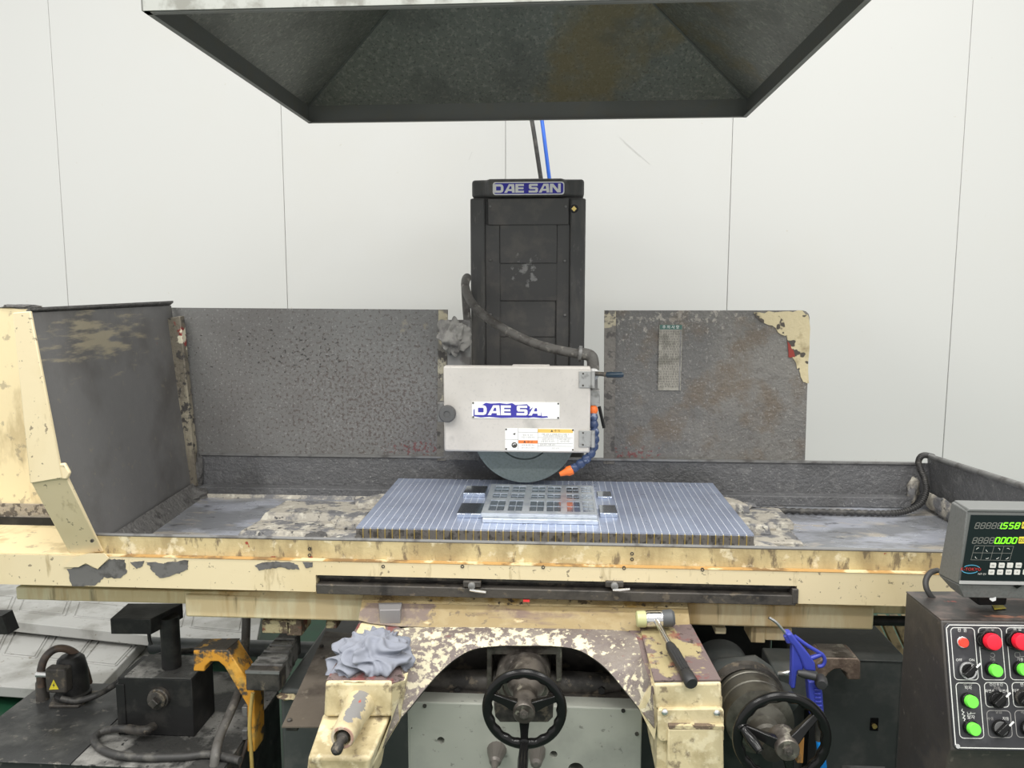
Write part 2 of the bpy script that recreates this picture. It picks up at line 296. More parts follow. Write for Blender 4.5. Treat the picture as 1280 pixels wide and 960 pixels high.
def obj(name, mb, mat, parent=None, bevel=0, seg=2, angle=38, label=None, category=None, kind=None, group=None, recalc=True):
    base = LOC[parent.name] if parent else V((0, 0, 0))
    if parent is None and mb.v:
        lo = V([min(p[i] for p in mb.v) for i in range(3)]); hi = V([max(p[i] for p in mb.v) for i in range(3)])
        base = V(((lo.x + hi.x) / 2, (lo.y + hi.y) / 2, lo.z))
    me = bpy.data.meshes.new(name); me.from_pydata([p - base for p in mb.v], [], mb.f); me.validate()
    if recalc:
        bm = bmesh.new(); bm.from_mesh(me); bmesh.ops.recalc_face_normals(bm, faces=bm.faces); bm.to_mesh(me); bm.free()
    for p in me.polygons: p.use_smooth = True
    me.set_sharp_from_angle(angle=R(angle))
    me.materials.append(mat)
    o = bpy.data.objects.new(name, me); COL.objects.link(o)
    if parent: o.parent = parent; LOC[o.name] = base
    else: o.location = base; LOC[o.name] = base
    if bevel:
        b = o.modifiers.new('bevel', 'BEVEL'); b.width = bevel; b.segments = seg; b.limit_method = 'ANGLE'; b.angle_limit = R(40); b.harden_normals = False
    if label: o['label'] = label
    if category: o['category'] = category
    if kind: o['kind'] = kind
    if group: o['group'] = group
    return o
def share(src, parent, offset):
    o = src.copy(); COL.objects.link(o); o.parent = parent; o.location = src.location + V(offset); return o
def Bx(*a): return MB().box(*a)
# frames on a plane: origin, right, up, normal towards the viewer
class Fr:
    def __init__(s, o, u, v): s.o = V(o); s.u = V(u).normalized(); v = V(v); s.v = (v - s.u * v.dot(s.u)).normalized(); s.n = s.u.cross(s.v)
    def at(s, a, b, c=0): return s.o + s.u * a + s.v * b + s.n * c
    def px(s, x, y, h=0):
        q = PP(x, y, s.o + s.n * h, s.n) - s.o; return q.dot(s.u), q.dot(s.v)
    def poly(s, mb, pts, h0, h1): return mb.prism([s.at(a, b, h0) for a, b in pts], s.n * (h1 - h0))
    def rect(s, mb, a0, a1, b0, b1, h0, h1): return s.poly(mb, [(a0, b0), (a1, b0), (a1, b1), (a0, b1)], h0, h1)
    def disc(s, mb, a, b, r, h0, h1, seg=20, r1=None): return mb.cyl(s.at(a, b, h0), s.at(a, b, h1), r, r1, seg)
    def line(s, mb, pts, wd, h0, h1, closed=False):
        n = len(pts)
        for i in range(n if closed else n - 1):
            p = V((*pts[i], 0)); q = V((*pts[(i + 1) % n], 0)); d = (q - p)
            if d.length < 1e-7: continue
            d.normalize(); t = V((-d.y, d.x, 0)) * wd / 2; p = p - d * wd * .3; q = q + d * wd * .3
            s.poly(mb, [((p + t).x, (p + t).y), ((p - t).x, (p - t).y), ((q - t).x, (q - t).y), ((q + t).x, (q + t).y)], h0, h1)
        return mb
def rrect(a0, a1, b0, b1, r, n=4, ch=(1, 1, 1, 1)):
    out = []
    for (ca, cb, st), on in zip([(a1 - r, b1 - r, 0), (a0 + r, b1 - r, 90), (a0 + r, b0 + r, 180), (a1 - r, b0 + r, 270)], ch):
        for k in range(n + 1):
            q = R(st + 90 * k / n); out.append((ca + r * math.cos(q), cb + r * math.sin(q)))
    return out
_tc = {}
def text2d(s, size):
    if s not in _tc:
        c = bpy.data.curves.new('t', 'FONT'); c.body = s; c.size = 1; c.align_x = 'CENTER'; c.align_y = 'CENTER'; c.resolution_u = 2
        o = bpy.data.objects.new('t', c); COL.objects.link(o); bpy.context.view_layer.update()
        me = bpy.data.meshes.new_from_object(o.evaluated_get(bpy.context.evaluated_depsgraph_get()))
        _tc[s] = ([tuple(v.co) for v in me.vertices], [tuple(p.vertices) for p in me.polygons])
        bpy.data.objects.remove(o); bpy.data.meshes.remove(me)
    vs_, fs = _tc[s]; return [(x * size, y * size) for x, y, z in vs_], fs
def put_text(mb, fr, s, a, b, size, h, sx=1):
    vs_, fs = text2d(s, size)
    if vs_: mb.add([fr.at(a + x * sx, b + y, h) for x, y in vs_], fs)
    return mb
# wide block letters on a unit-high cell, drawn as overlapping strokes
def block_word(mb, fr, word, a, b, hgt, h0, h1, sx=1.0):
    W = {'D': 1.15, 'A': 1.18, 'E': .95, 'S': 1.05, 'N': 1.22, ' ': .45}
    t = .27
    G = {'D': [[(0, 0), (.30, 0), (.30, 1), (0, 1)], [(0, 1 - t), (.75, 1 - t), (.80, 1), (0, 1)], [(0, 0), (.80, 0), (.75, t), (0, t)],
               [(.75, 1), (.80, 1), (1.0, .9), (1.08, .68), (1.08, .32), (1.0, .1), (.80, 0), (.75, t), (.80, .34), (.80, .66), (.75, 1 - t)]],
         'A': [[(0, 0), (.32, 0), (.70, 1), (.50, 1)], [(.50, 1), (1.05, 1), (1.13, 0), (.83, 0), (.75, .75), (.6, .75)], [(.3, .20), (.9, .20), (.9, .42), (.36, .42)]],
         'E': [[(0, 0), (.30, 0), (.30, 1), (0, 1)], [(0, 0), (.9, 0), (.9, .24), (0, .24)], [(0, .40), (.86, .40), (.86, .61), (0, .61)], [(0, .76), (.9, .76), (.9, 1), (0, 1)]],
         'S': [[(0, 0), (.85, 0), (.97, .1), (.97, .24), (0, .24)], [(.70, .1), (.98, .1), (.98, .50), (.85, .62), (.70, .5)], [(.1, .39), (.9, .39), (.86, .62), (.06, .62)],
               [(.02, .5), (.30, .5), (.30, .9), (.02, .9)], [(.02, .76), (.95, .76), (.95, 1), (.14, 1), (.02, .9)]],
         'N': [[(0, 0), (.28, 0), (.28, 1), (0, 1)], [(0, 1), (.36, 1), (1.14, 0), (.78, 0)], [(.86, 0), (1.14, 0), (1.14, 1), (.86, 1)]], ' ': []}
    tot = sum(W[c] for c in word); x = a - tot * hgt * sx / 2
    for c in word:
        for i_, pl in enumerate(G[c]): fr.poly(mb, [(x + p * hgt * sx, b + (q - .5) * hgt) for p, q in pl], h0 + .0002 * i_, h1 + .0002 * i_)
        x += W[c] * hgt * sx
    return mb
def rough_poly(pts, amp, n=6, seed=0):
    out = []; rnd = random.Random(seed); m = len(pts)
    for i in range(m):
        p = V(pts[i]); q = V(pts[(i + 1) % m])
        for k in range(n):
            t = k / n; out.append(p.lerp(q, t) + V((rnd.uniform(-amp, amp), 0, rnd.uniform(-amp, amp))))
    return out

# ------------------------------------------------------------------ the setting
WY = 4.1
obj('floor', Bx(-4.5, 4.5, -2.5, WY + .1, -.05, 0), m_floor, kind='structure')
wall = obj('wall_back', Bx(-4.5, 4.5, WY + .012, WY + .10, 0, 4.6), m_joint, kind='structure')
jx = [-4.4, -3.88, -2.708, -1.473, -.288, .872, 2.015, 3.2, 4.4]
for a, b in zip(jx[:-1], jx[1:]):
    obj('wall_panel', Bx(a + .0009, b - .0009, WY, WY + .02, 0, 4.6), m_wall, wall, bevel=.002, seg=1)
sc = MB()
frw = Fr((0, WY - .0005, 0), (1, 0, 0), (0, 0, 1))
for x0, y0, x1, y1 in [(775, 172, 812, 205), (780, 178, 800, 196), (586, 200, 590, 190)]:
    frw.line(sc, [frw.px(x0, y0), frw.px(x1, y1)], .0018, 0, .0004)
obj('scratch_mark', sc, m_joint, wall)

# ------------------------------------------------------------------ exhaust hood
HX0, HX1, HY0, HY1, HZ = -.925, .655, 1.735, 2.86, 2.270
hood = thing('exhaust_hood', 'dark oily sheet metal canopy hood hanging above the grinder', 'hood', ((HX0 + HX1) / 2, (HY0 + HY1) / 2, HZ))
LH = .060; hc = V(((HX0 + HX1) / 2, (HY0 + HY1) / 2, 0)); HT = .52; K = .8
cor = [V((HX0, HY0, HZ + LH)), V((HX1, HY0, HZ + LH)), V((HX1, HY1, HZ + LH)), V((HX0, HY1, HZ + LH))]
top = [V((p.x + (hc.x - p.x) * K, p.y + (hc.y - p.y) * K, HZ + LH + HT * K)) for p in cor]
for k in range(4):
    a, b = cor[k], cor[(k + 1) % 4]; c, d = top[(k + 1) % 4], top[k]
    n = (b - a).cross(d - a).normalized(); n = n if n.z > 0 else -n
    obj('slope_panel', MB().prism([a, b, c, d], n * .003), m_hood, hood)
tk = .004
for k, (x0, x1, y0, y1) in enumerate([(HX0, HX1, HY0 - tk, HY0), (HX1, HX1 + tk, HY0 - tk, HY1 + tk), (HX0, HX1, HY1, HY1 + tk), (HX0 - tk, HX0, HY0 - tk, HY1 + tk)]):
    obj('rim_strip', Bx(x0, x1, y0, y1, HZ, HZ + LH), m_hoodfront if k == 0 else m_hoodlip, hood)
fl = .014
for x0, x1, y0, y1 in [(HX0, HX1, HY0, HY0 + fl), (HX1 - fl, HX1, HY0, HY1), (HX0, HX1, HY1 - fl, HY1), (HX0, HX0 + fl, HY0, HY1)]:
    obj('rim_flange', Bx(x0, x1, y0, y1, HZ - .003, HZ), m_hoodlip, hood)
for k in range(4):
    obj('corner_seam', MB().tube([cor[k], cor[k].lerp(top[k], 1)], .005, 8), m_hoodlip, hood)
tx = [top[i].x for i in range(4)]; ty = [top[i].y for i in range(4)]
obj('exhaust_duct', MB().lathe((hc.x, hc.y, HZ + LH + HT * K - .01), (0, 0, 1), [(0, .115), (.03, .11), (1.5, .11)], 32, False), m_hoodfront, hood)

# ------------------------------------------------------------------ column
CY = 2.90
col = thing('grinder_column', 'tall dark grey machine column with blue nameplate on its cap', 'machine column', (-.125, CY + .25, 0))
a, b = P(590, 246, CY), P(730, 246, CY); a2, b2 = P(586, 455, CY), P(732, 455, CY)
zb = 0.0
def ex(p, q, z): t = (z - p.z) / (q.z - p.z); return p.x + (q.x - p.x) * t
xl, xr = ex(a, a2, .9), ex(b, b2, .9)
z1 = a.z
obj('body', MB().hexa([(xl, CY, zb), (xr, CY, zb), (xr, CY + .5, zb), (xl, CY + .5, zb), (a.x, CY, z1), (b.x, CY, z1), (b.x, CY + .5, z1), (a.x, CY + .5, z1)]), m_col, col, bevel=.012)
t0 = P(591, 225, CY); t1 = P(729, 225, CY)
pf = .03
capoly = [(t0.x - .004, CY), (t0.x + .045, CY - .004), (t0.x + .06, CY - pf), (t1.x - .075, CY - pf), (t1.x - .06, CY - .004), (t1.x + .004, CY), (t1.x + .004, CY + .5), (t0.x - .004, CY + .5)]
obj('cap', MB().prism([(x, y, z1 - .004) for x, y in capoly], (0, 0, t0.z - z1 + .004)), m_col, col, bevel=.010)
def colbox(name, px0, px1, py0, py1, y0, y1, mat, bev=.003, par=None):
    p, q = P(px0, py0, y0), P(px1, py1, y0)
    p2, q2 = P(px0, py1, y0), P(px1, py0, y0)
    return obj(name, Bx(min(p.x, p2.x), max(q.x, q2.x), y0, y1, min(q.z, p2.z), max(p.z, q2.z)), mat, par or col, bevel=bev)
colbox('side_rail', 589, 606, 248, 470, CY - .022, CY + .02, m_col, .006)
colbox('side_rail', 713, 730, 248, 470, CY - .022, CY + .02, m_col, .006)
colbox('cover_frame', 607, 625, 280, 470, CY - .012, CY + .01, m_colcov)
colbox('cover_frame', 696, 711, 280, 470, CY - .012, CY + .01, m_colcov)
colbox('top_cover_plate', 610, 711, 248, 281, CY - .020, CY + .01, m_colcov)
for i, (p0, p1) in enumerate([(281, 329), (329, 376), (376, 421), (421, 472)]):
    colbox('sliding_cover_plate', 625 - (i > 1) * 1, 696 - (i > 1) * 2, p0, p1, CY - .003 - .004 * (3 - i), CY + .01, m_colcov, .002)
for px_, py_ in [(613, 258), (707, 258), (613, 325), (706, 326), (613, 393), (706, 394)]:
    q = P(px_, py_, CY - .022); obj('screw', MB().lathe(q, (0, -1, 0), [(-.012, .005), (0, .005), (.002, .003)], 10), m_greymetal, col)
q = P(717.5, 261, CY - .022); bd = obj('badge', MB().lathe(q, (0, -1, 0), [(-.004, .0155), (.001, .0155)], 24), m_gloss, col)
dd = .010; obj('badge_diamond', MB().prism([q + V((-dd, -.0012, 0)), q + V((0, -.0012, -dd)), q + V((dd, -.0012, 0)), q + V((0, -.0012, dd))], (0, -.0006, 0)), m_brass, bd)
frc = Fr((0, CY - pf, 0), (1, 0, 0), (0, 0, 1))
(u0, v0), (u1, v1) = frc.px(616, 244), frc.px(705.5, 227)
npl = obj('nameplate', frc.poly(MB(), rrect(u0, u1, v0, v1, .010), 0, .003), m_whiteplate, col)
obj('nameplate_field', frc.poly(MB(), rrect(u0 + .004, u1 - .004, v0 + .004, v1 - .004, .008), .003, .0036), m_blueplate, npl)
obj('nameplate_lettering', block_word(MB(), frc, 'DAE SAN', (u0 + u1) / 2 - .004, (v0 + v1) / 2, .031, .0036, .0046, 1.12), m_whiteplate, npl)
# cables rising behind the hood
obj('supply_cable', MB().tube(cat([P(663, 140, 3.15), P(668, 170, 3.12), P(676.5, 226, 3.08), P(679, 240, 3.08)] , 6)[::-1] + [V((-.16, 3.2, 2.9))], .0085, 10), m_rubber,
    label='thin black cable running up from the column top behind the hood', category='cable')
obj('air_hose', MB().tube(cat([P(676, 140, 3.16), P(680, 170, 3.13), P(687, 226, 3.09), P(689, 240, 3.09)], 6)[::-1] + [V((-.11, 3.21, 2.9))], .0075, 10), m_hoseblue,
    label='thin bright blue hose running up from the column top', category='hose')

# ------------------------------------------------------------------ wheelhead
HF = 2.24
wh = thing('grinding_wheelhead', 'grinding wheelhead with pale grey cover door and exposed wheel', 'grinding head', (-.12, 2.4, 1.05))
a, b, c, d = P(554, 458, HF), P(738.5, 458, HF), P(737.5, 565, HF), P(555, 566, HF)
cx0, cx1, cz0, cz1 = (a.x + d.x) / 2, (b.x + c.x) / 2, (c.z + d.z) / 2, (a.z + b.z) / 2
door = obj('cover_door', Bx(cx0, cx1, HF, HF + .035, cz0, cz1), m_white_cov, wh, bevel=.006)
obj('guard_housing', Bx(cx0 + .018, cx1 - .012, HF + .036, HF + .23, cz0 + .008, cz1 - .034), m_greymetal, wh, bevel=.005)
obj('top_lip', Bx(P(640, 457, HF).x, P(687, 457, HF).x, HF + .012, HF + .04, cz1 - .006, cz1 + .003), m_white_cov, wh, bevel=.002)
obj('spindle_housing', Bx(-.285, .055, HF + .23, CY - .02, cz0 + .06, cz1 - .085), m_grime, wh, bevel=.02)
sp = [P(559, 400, 2.47), P(588, 400, 2.47), P(588, 470, 2.47), P(559, 470, 2.47)]
obj('upright_bracket', MB().prism(sp, (0, .02, 0)), m_greymetal, wh, bevel=.002)
obj('lower_skirt', Bx(P(556, 570, 2.42).x, P(600, 570, 2.42).x, 2.40, 2.47, P(556, 573, 2.42).z, cz0 + .03), m_grime, wh)
WYc = 2.37; wc = P(656, 538, WYc); wr = .1605
wl = obj('grinding_wheel', MB().lathe(wc + V((0, .02, 0)), (0, -1, 0), [(0, .05), (0, wr), (.048, wr), (.0485, .088), (.040, .086), (.040, .03)], 96), m_wheel, wh, bevel=.0015)
obj('wheel_flange', MB().lathe(wc + V((0, -.018, 0)), (0, -1, 0), [(0, .084), (.012, .083), (.014, .07)], 48), m_wheel, wl)
frd = Fr((0, HF, 0), (1, 0, 0), (0, 0, 1))
def plate_px(fr, x0, x1, y0, y1, h=0):
    u0, v0 = fr.px(x0, y1, h); u1, v1 = fr.px(x1, y0, h); return u0, u1, v0, v1
u0, u1, v0, v1 = plate_px(frd, 590, 699.5, 503, 522.5)
pl = obj('door_nameplate', frd.poly(MB(), rrect(u0, u1, v0, v1, .003), 0, .002), m_whiteplate, wh)
LW, LHt = u1 - u0, v1 - v0
def nm(x, y): return (u0 + LW * x, v0 + LHt * y)
rag = MB()
pts = [nm(*p) for p in [(.02, .12), (.10, .05), (.2, .09), (.34, .03), (.48, .06), (.64, .06), (.665, .22), (.655, .40), (.665, .70), (.63, .88), (.50, .82), (.46, .94), (.40, .88), (.32, .93), (.22, .90), (.16, .94), (.11, .78), (.10, .62), (.05, .70), (.02, .5)]]
frd.poly(rag, pts, .002, .0026)
frd.poly(rag, [nm(*p) for p in [(.64, .05), (.70, .09), (.80, .05), (.87, .09), (.86, .17), (.80, .16), (.79, .40), (.775, .66), (.73, .80), (.70, .70), (.66, .55), (.655, .2)]], .002, .0026)
obj('worn_blue_print', rag, m_blueworn, pl)
obj('nameplate_lettering', block_word(MB(), frd, 'DAE SA', nm(.415, .5)[0], nm(0, .5)[1], LHt * .60, .0026, .0032, 1.13), m_whiteplate, pl)
for x, y in [(.015, .07), (.985, .07), (.015, .93), (.985, .93)]:
    uu, vv = nm(x, y); obj('rivet', frd.disc(MB(), uu, vv, .0028, .002, .0035, 10), m_iron, pl)
u0, u1, v0, v1 = plate_px(frd, 631.5, 717.5, 536, 563)
wlbl = obj('warning_label', frd.rect(MB(), u0, u1, v0, v1, 0, .0015), m_whiteplate, wh)
LW, LHt = u1 - u0, v1 - v0
obj('label_band', frd.rect(MB(), nm(.475, 0)[0], nm(.985, 0)[0], nm(0, .82)[1], nm(0, .98)[1], .0015, .002), m_labelyel, wlbl)
obj('label_band', frd.rect(MB(), nm(.195, 0)[0], nm(.475, 0)[0], nm(0, .33)[1], nm(0, .47)[1], .0015, .002), m_labelor, wlbl)
lg = MB()
for x0, y0, x1, y1 in [(.19, 0.03, .19, 1), (.475, .03, .475, 1), (0, .5, .19, .5), (.19, .83, .475, .83), (.475, .60, .985, .60), (.475, .34, .985, .34), (.475, .22, .985, .22), (.765, .34, .765, .60)]:
    frd.line(lg, [nm(x0, y0), nm(x1, y1)], .0009, .0015, .002)
obj('label_rules', lg, m_greyink, wlbl)
tx_ = MB(); tr = MB()
for x, y, s_ in [(.335, .70, '점검  및  보수'), (.335, .60, '작업 시 전원 차단'), (.335, .25, '보호 덮개를 여는'), (.335, .13, '경우 반드시 정지'), (.73, .74, '숫돌 교환 시 균형을 반드시 맞출 것'), (.73, .66, '규정된 회전수 이하에서만 사용'), (.62, .52, '시운전 3분 이상'), (.62, .43, '균열 점검 후 장착'), (.87, .52, '측면 사용 금지'), (.87, .43, '보안경 착용'), (.62, .28, '덮개 없이 사용 금지'), (.73, .12, '안전 수칙')]:
    put_text(tx_, frd, s_, *nm(x, y), .0056, .0021)
obj('label_text', tx_, m_greyink, wlbl)
for x, y in [(.73, .90), (.335, .40)]:
    put_text(tr, frd, '▲ 주 의' if x > .5 else '▲ 경 고', *nm(x, y), .0085, .0022)
frd.disc(tr, *nm(.135, .25), .0085, .0015, .0022, 24)
frd.poly(tr, [nm(*p) for p in [(.11, .74), (.15, .80), (.145, .70)]], .0015, .0022)
obj('label_pictogram', tr, m_darkink, wlbl)
pf2 = MB(); frd.line(pf2, [nm(.115, .26), nm(.13, .31), nm(.155, .30)], .002, .0022, .0026); obj('pictogram_face', pf2, m_whiteplate, wlbl)
for x, y in [(.015, .07), (.985, .07), (.015, .95), (.985, .95)]:
    uu, vv = nm(x, y); obj('rivet', frd.disc(MB(), uu, vv, .0028, .0015, .003, 10), m_iron, wlbl)
for y0, y1 in [(464, 484.5), (538, 558.5)]:
    u0, u1, v0, v1 = plate_px(frd, 723.5, 739.5, y0, y1)
    hg = obj('hinge', frd.rect(MB(), u0, u1, v0, v1, 0, .004), m_hinge, wh, bevel=.001)
    obj('hinge_knuckle', MB().cyl(frd.at(u1 + .004, v0, .004), frd.at(u1 + .004, v1, .004), .006, seg=14), m_hinge, hg)
    for vv in (v0 + .007, v1 - .007): obj('hinge_screw', frd.disc(MB(), u0 + .012, vv, .0028, .004, .0055, 10), m_iron, hg)
kc = P(558.5, 518, HF - .03)
obj('door_knob', MB().lathe(kc + V((0, .035, 0)), (0, -1, 0), [(0, .012), (.012, .012), (.014, .022), (.018, .0255), (.028, .0255), (.033, .022), (.0335, .010), (.031, .0095), (.031, .002)], 32), m_knob, wh)
obj('latch_block', Bx(kc.x - .035, kc.x + .02, HF + .01, HF + .05, kc.z - .03, kc.z + .03), m_greymetal, wh, bevel=.003)
# coolant line: hose, elbow, valve, jointed nozzle
cl = thing('coolant_pipe', 'grey coolant pipe with elbow and shutoff valve beside the wheel cover', 'pipe', P(741, 510, 2.28))
CYp = 2.30
obj('elbow', MB().tube(cat([P(722, 442, CYp), P(733, 443, CYp), P(739, 446, CYp), P(741, 452, CYp), P(741.5, 462, CYp)], 5), .018, 16), m_rubbergrey, cl)
obj('hose_clamp', MB().cyl(P(723, 442, CYp), P(727, 442.5, CYp), .024, seg=20), m_greymetal, cl)
obj('riser', MB().cyl(P(741.5, 455, CYp), P(742, 492, CYp), .0125, seg=16), m_greymetal, cl)
obj('collar', MB().cyl(P(741.5, 458, CYp), P(741.6, 463, CYp), .0175, seg=6), m_greymetal, cl)
obj('valve_body', MB().lathe(P(742, 468, CYp - .03), (0, 1, 0), [(0, .010), (.005, .0175), (.045, .0175), (.05, .012)], 16), m_hinge, cl)
vh = obj('valve_lever', MB().tube([P(744, 467, CYp - .035), P(752, 467.5, CYp - .04), P(760, 468.5, CYp - .045)], .0065, 10), m_iron, cl)
obj('lever_grip', MB().tube([P(757, 468.5, CYp - .045), P(759, 468.5, CYp - .045), P(777, 468.5, CYp - .055), P(779.5, 468.5, CYp - .055)], [.005, .0085, .0085, .005], 12), M('blue_black_grip', (.012, .03, .05), .35), vh)
mb_ = P(736.5, 507, CYp - .02); mt_ = P(750, 488, CYp - .02)
obj('manifold_block', Bx(mb_.x, mt_.x, CYp - .02, CYp + .03, mb_.z, mt_.z), m_hinge, cl, bevel=.002)
obj('stay_rod', MB().tube([P(749, 508, CYp + .05), P(755, 535, CYp + .05)], .005, 8), m_black, cl)
nz = thing('coolant_nozzle', 'jointed navy blue coolant hose with orange tip by the wheel', 'nozzle', P(706, 592, 2.3))
path = cat([P(741.5, 509, 2.29), P(741.5, 525, 2.28), P(743.5, 545, 2.27), P(742, 560, 2.26), P(735, 572, 2.25), P(724, 581, 2.25), P(713, 588, 2.25)], 6)
Ls = [0]
for i in range(1, len(path)): Ls.append(Ls[-1] + (path[i] - path[i - 1]).length)
nseg = 10
def along(s_):
    for i in range(1, len(path)):
        if Ls[i] >= s_ - 1e-9:
            t = (s_ - Ls[i - 1]) / max(1e-9, Ls[i] - Ls[i - 1]); return path[i - 1].lerp(path[i], t)
    return path[-1]
sl = Ls[-1] / nseg
for k in range(nseg):
    p, q = along(k * sl), along((k + 1) * sl); d = (q - p)
    obj('hose_segment', MB().lathe(p, d, [(-.004, .009), (0, .0125), (sl * .45, .0145), (sl * .75, .0115), (sl, .0085)], 14), m_locor if k == 0 else m_locblue, nz)
p = along(Ls[-1]); d = (P(702, 592, 2.245) - p).normalized()
obj('nozzle_tip', MB().lathe(p - d * .006, d, [(0, .0145), (.014, .015), (.02, .011), (.040, .0065)], 14), m_locor, nz)
# the grey hose curling from behind the column
obj('coolant_hose', MB().tube(cat([P(584, 400, 2.80), P(582, 372, 2.80), P(581.5, 352, 2.76), P(584, 347, 2.70), P(581.5, 357, 2.64), P(587, 374, 2.58), P(601, 391, 2.52), P(628, 410, 2.46), P(662, 427, 2.40), P(695, 437, 2.34), P(727, 443, CYp)], 8), .0145, 16), m_rubbergrey,
    label='thick grey hose curving from behind the column to the pipe elbow', category='hose')
obj('spring_conduit', MB().tube([p + V((0, 0, 0)) for p in cat([P(587, 365, 2.86), P(584.5, 385, 2.86), P(582.5, 420, 2.86), P(583, 470, 2.86)], 40)], [(.0075 if i % 2 else .0055) for i in range(121)], 10), m_yelhose,
    label='thin ribbed yellowish conduit hanging beside the column', category='conduit')

# ------------------------------------------------------------------ table: tray, end walls, splash guards, front rail
YL, YT, YB = 1.84, 1.82, 2.50
ZF, ZL = .968, 1.034
tab = thing('grinder_table', 'cream sliding grinder table with dark coolant tray and tall splash guards', 'machine table', (-.1, 2.15, .90))
TX0, TX1 = -1.20, 1.165
XE = P(1166, 612, YB).x
obj('tray_floor', Bx(TX0 - .01, XE + .02, YL + .004, YB, ZF - .012, ZF), m_wet, tab)
# front wall of the tray with rolled lip
obj('tray_front_wall', Bx(TX0 - .005, TX1 + .05, YL, YL + .006, .975, ZL), m_cream_dirty, tab)
obj('tray_lip', MB().tube([(TX0, YL + .003, ZL), (TX1, YL + .003, ZL)], .0045, 8), m_greymetal, tab)
zbw = 1.105
obj('tray_back_wall', Bx(-1.235, XE, YB, YB + .008, ZF - .01, zbw), m_trough, tab)
obj('back_wall_lip', Bx(-1.235, P(1146, 584, YB).x, YB - .006, YB + .010, zbw - .003, zbw + .003), m_greymetal, tab)
obj('tray_back_step', Bx(-1.21, P(1132, 620, YB).x, YB - .045, YB, ZF, ZF + .034), m_trough, tab, bevel=.003)
bp_ = P(1159, 570, YB + .01); fp_ = P(1290, 613, 1.86)
e = [V((XE, YB + .01, ZF - .01)), V((1.20, 1.80, ZF - .01)), V((fp_.x, 1.80, fp_.z + .006)), bp_]
obj('tray_end_wall', MB().prism(e, (.006, 0, 0)), m_trough, tab)
obj('end_wall_lip', MB().tube([e[3] + V((.003, 0, 0)), e[2] + V((.003, 0, 0))], .009, 10), m_greymetal, tab)
# left splash guard
gTB, gBB = P(214, 382, YB), P(246, 616, YB); gTF, gMF, gBF = P(36, 391, 1.74), P(76, 597, 1.74), P(120, 671, YL)
gp = [gTB, gTF, gMF, gBF, V((gBF.x, YL, ZF)), V((gBB.x, YB, ZF))]
fe = [gTF, gTF.lerp(gMF, .5), gMF, gBF, V((gBF.x + .004, YL, ZF))]; be = [gTB.lerp(V((gBB.x, YB, ZF)), t_) for t_ in (0, .34, .68, .92, 1)]
gm = [[a_.lerp(b_, k / 8) for k in range(9)] for a_, b_ in zip(fe, be)]
gl = obj('side_splash_panel', MB().grid(gm).grid([[p_ + V((-.006, 0, 0)) for p_ in reversed(r_)] for r_ in gm]), m_grime_s, tab, angle=60, recalc=False)
obj('panel_top_edge', MB().prism([gTB + V((-.006, .004, 0)), gTF + V((-.006, 0, 0)), gTF + V((.004, 0, .006)), gTB + V((.006, .004, .010))], (0, 0, .006)), m_grime, gl)
q1, q2 = P(17, 391, 1.74), P(39, 604, 1.74); q3 = P(88, 694, YL - .005); q4 = P(128, 690, YL - .005)
off_ = V((0, -.004, 0))
obj('guard_front_flange', MB().prism([p_ + off_ for p_ in (q1, gTF + V((.006, 0, .004)), gMF + V((.006, 0, 0)), q2)], (0, .008, 0)), m_cream, tab, bevel=.002)
obj('guard_lower_flange', MB().hexa([q2, gMF + V((.012, 0, .004)), gMF + V((.012, .01, .006)), q2 + V((0, .01, 0)), q3, q4, q4 + V((0, .008, 0)), q3 + V((0, .008, 0))]), m_cream, tab, bevel=.002)
obj('fillet_tab', MB().prism([gMF + V((-.035, -.002, .03)), gMF + V((.012, -.002, .036)), gMF + V((.024, -.002, .012)), gMF + V((.016, -.002, -.004)), gMF + V((-.04, -.002, -.004))], (0, .01, 0)), m_cream, tab, bevel=.003)
# corner angle and bottom fillet bar of the guard
k0, k1, k2, k3 = P(203, 399, YB - .04), P(225, 395, YB - .04), P(246, 608, YB - .04), P(221, 610, YB - .04)
obj('corner_angle', MB().prism([k0, k1, k2, k3], (0, .03, 0)), M('crusted_corner_angle', (.17, .15, .115), .6, layers=[Ly((.30, .27, .2), 14, .5, .66, stretch=(2, 1, .3)), Ly((.06, .055, .05), 40, .56, .66), Ly((.26, .035, .03), 14, .78, .84, at=((-1.24, 2.47, 1.53), (.06, .1, .07), .5)), Ly((.7, .66, .5), 30, .84, .88, at=((-1.25, 2.47, 1.5), (.03, .1, .07), .5))], bump=(70, .8, .006)), tab, bevel=.003)
obj('bottom_angle', MB().prism([V((gBF.x, YL + .02, ZF)), V((gBF.x + .045, YL + .02, ZF)), V((gBF.x + .005, YL + .02, ZF + .045))], (gBB.x - gBF.x, YB - YL - .04, 0)), m_grime, tab)
def lump(name, c, r, mat, par, seed=0, amp=.5, sub=3):
    bm = bmesh.new(); bmesh.ops.create_icosphere(bm, subdivisions=sub, radius=1)
    mb = MB(); rv = V(r)
    for v_ in bm.verts:
        n = v_.co.normalized(); k = 1 + amp * (noise.noise(n * 1.7 + V((seed * 7.1, seed * 3.3, 0))) + .5 * noise.noise(n * 4.1 + V((0, seed * 5.3, 1))))
        mb.v.append(V(c) + V((n.x * rv.x, n.y * rv.y, n.z * rv.z)) * k)
    bm.verts.index_update(); mb.f = [tuple(x.index for x in f.verts) for f in bm.faces]; bm.free()
    return obj(name, mb, mat, par, angle=60)
lump('sludge_clump', P(243, 622, YB - .06), (.04, .05, .03), m_grime, tab, 1)
lump('sludge_clump', P(247, 590, YB - .02), (.018, .015, .07), m_grime, tab, 2)
lump('sludge_clump', P(1141, 612, YB - .012), (.018, .012, .04), m_mud, tab, 3)
lump('sludge_clump', P(1176, 634, YB - .14), (.012, .10, .03), m_mud, tab, 4, .4)
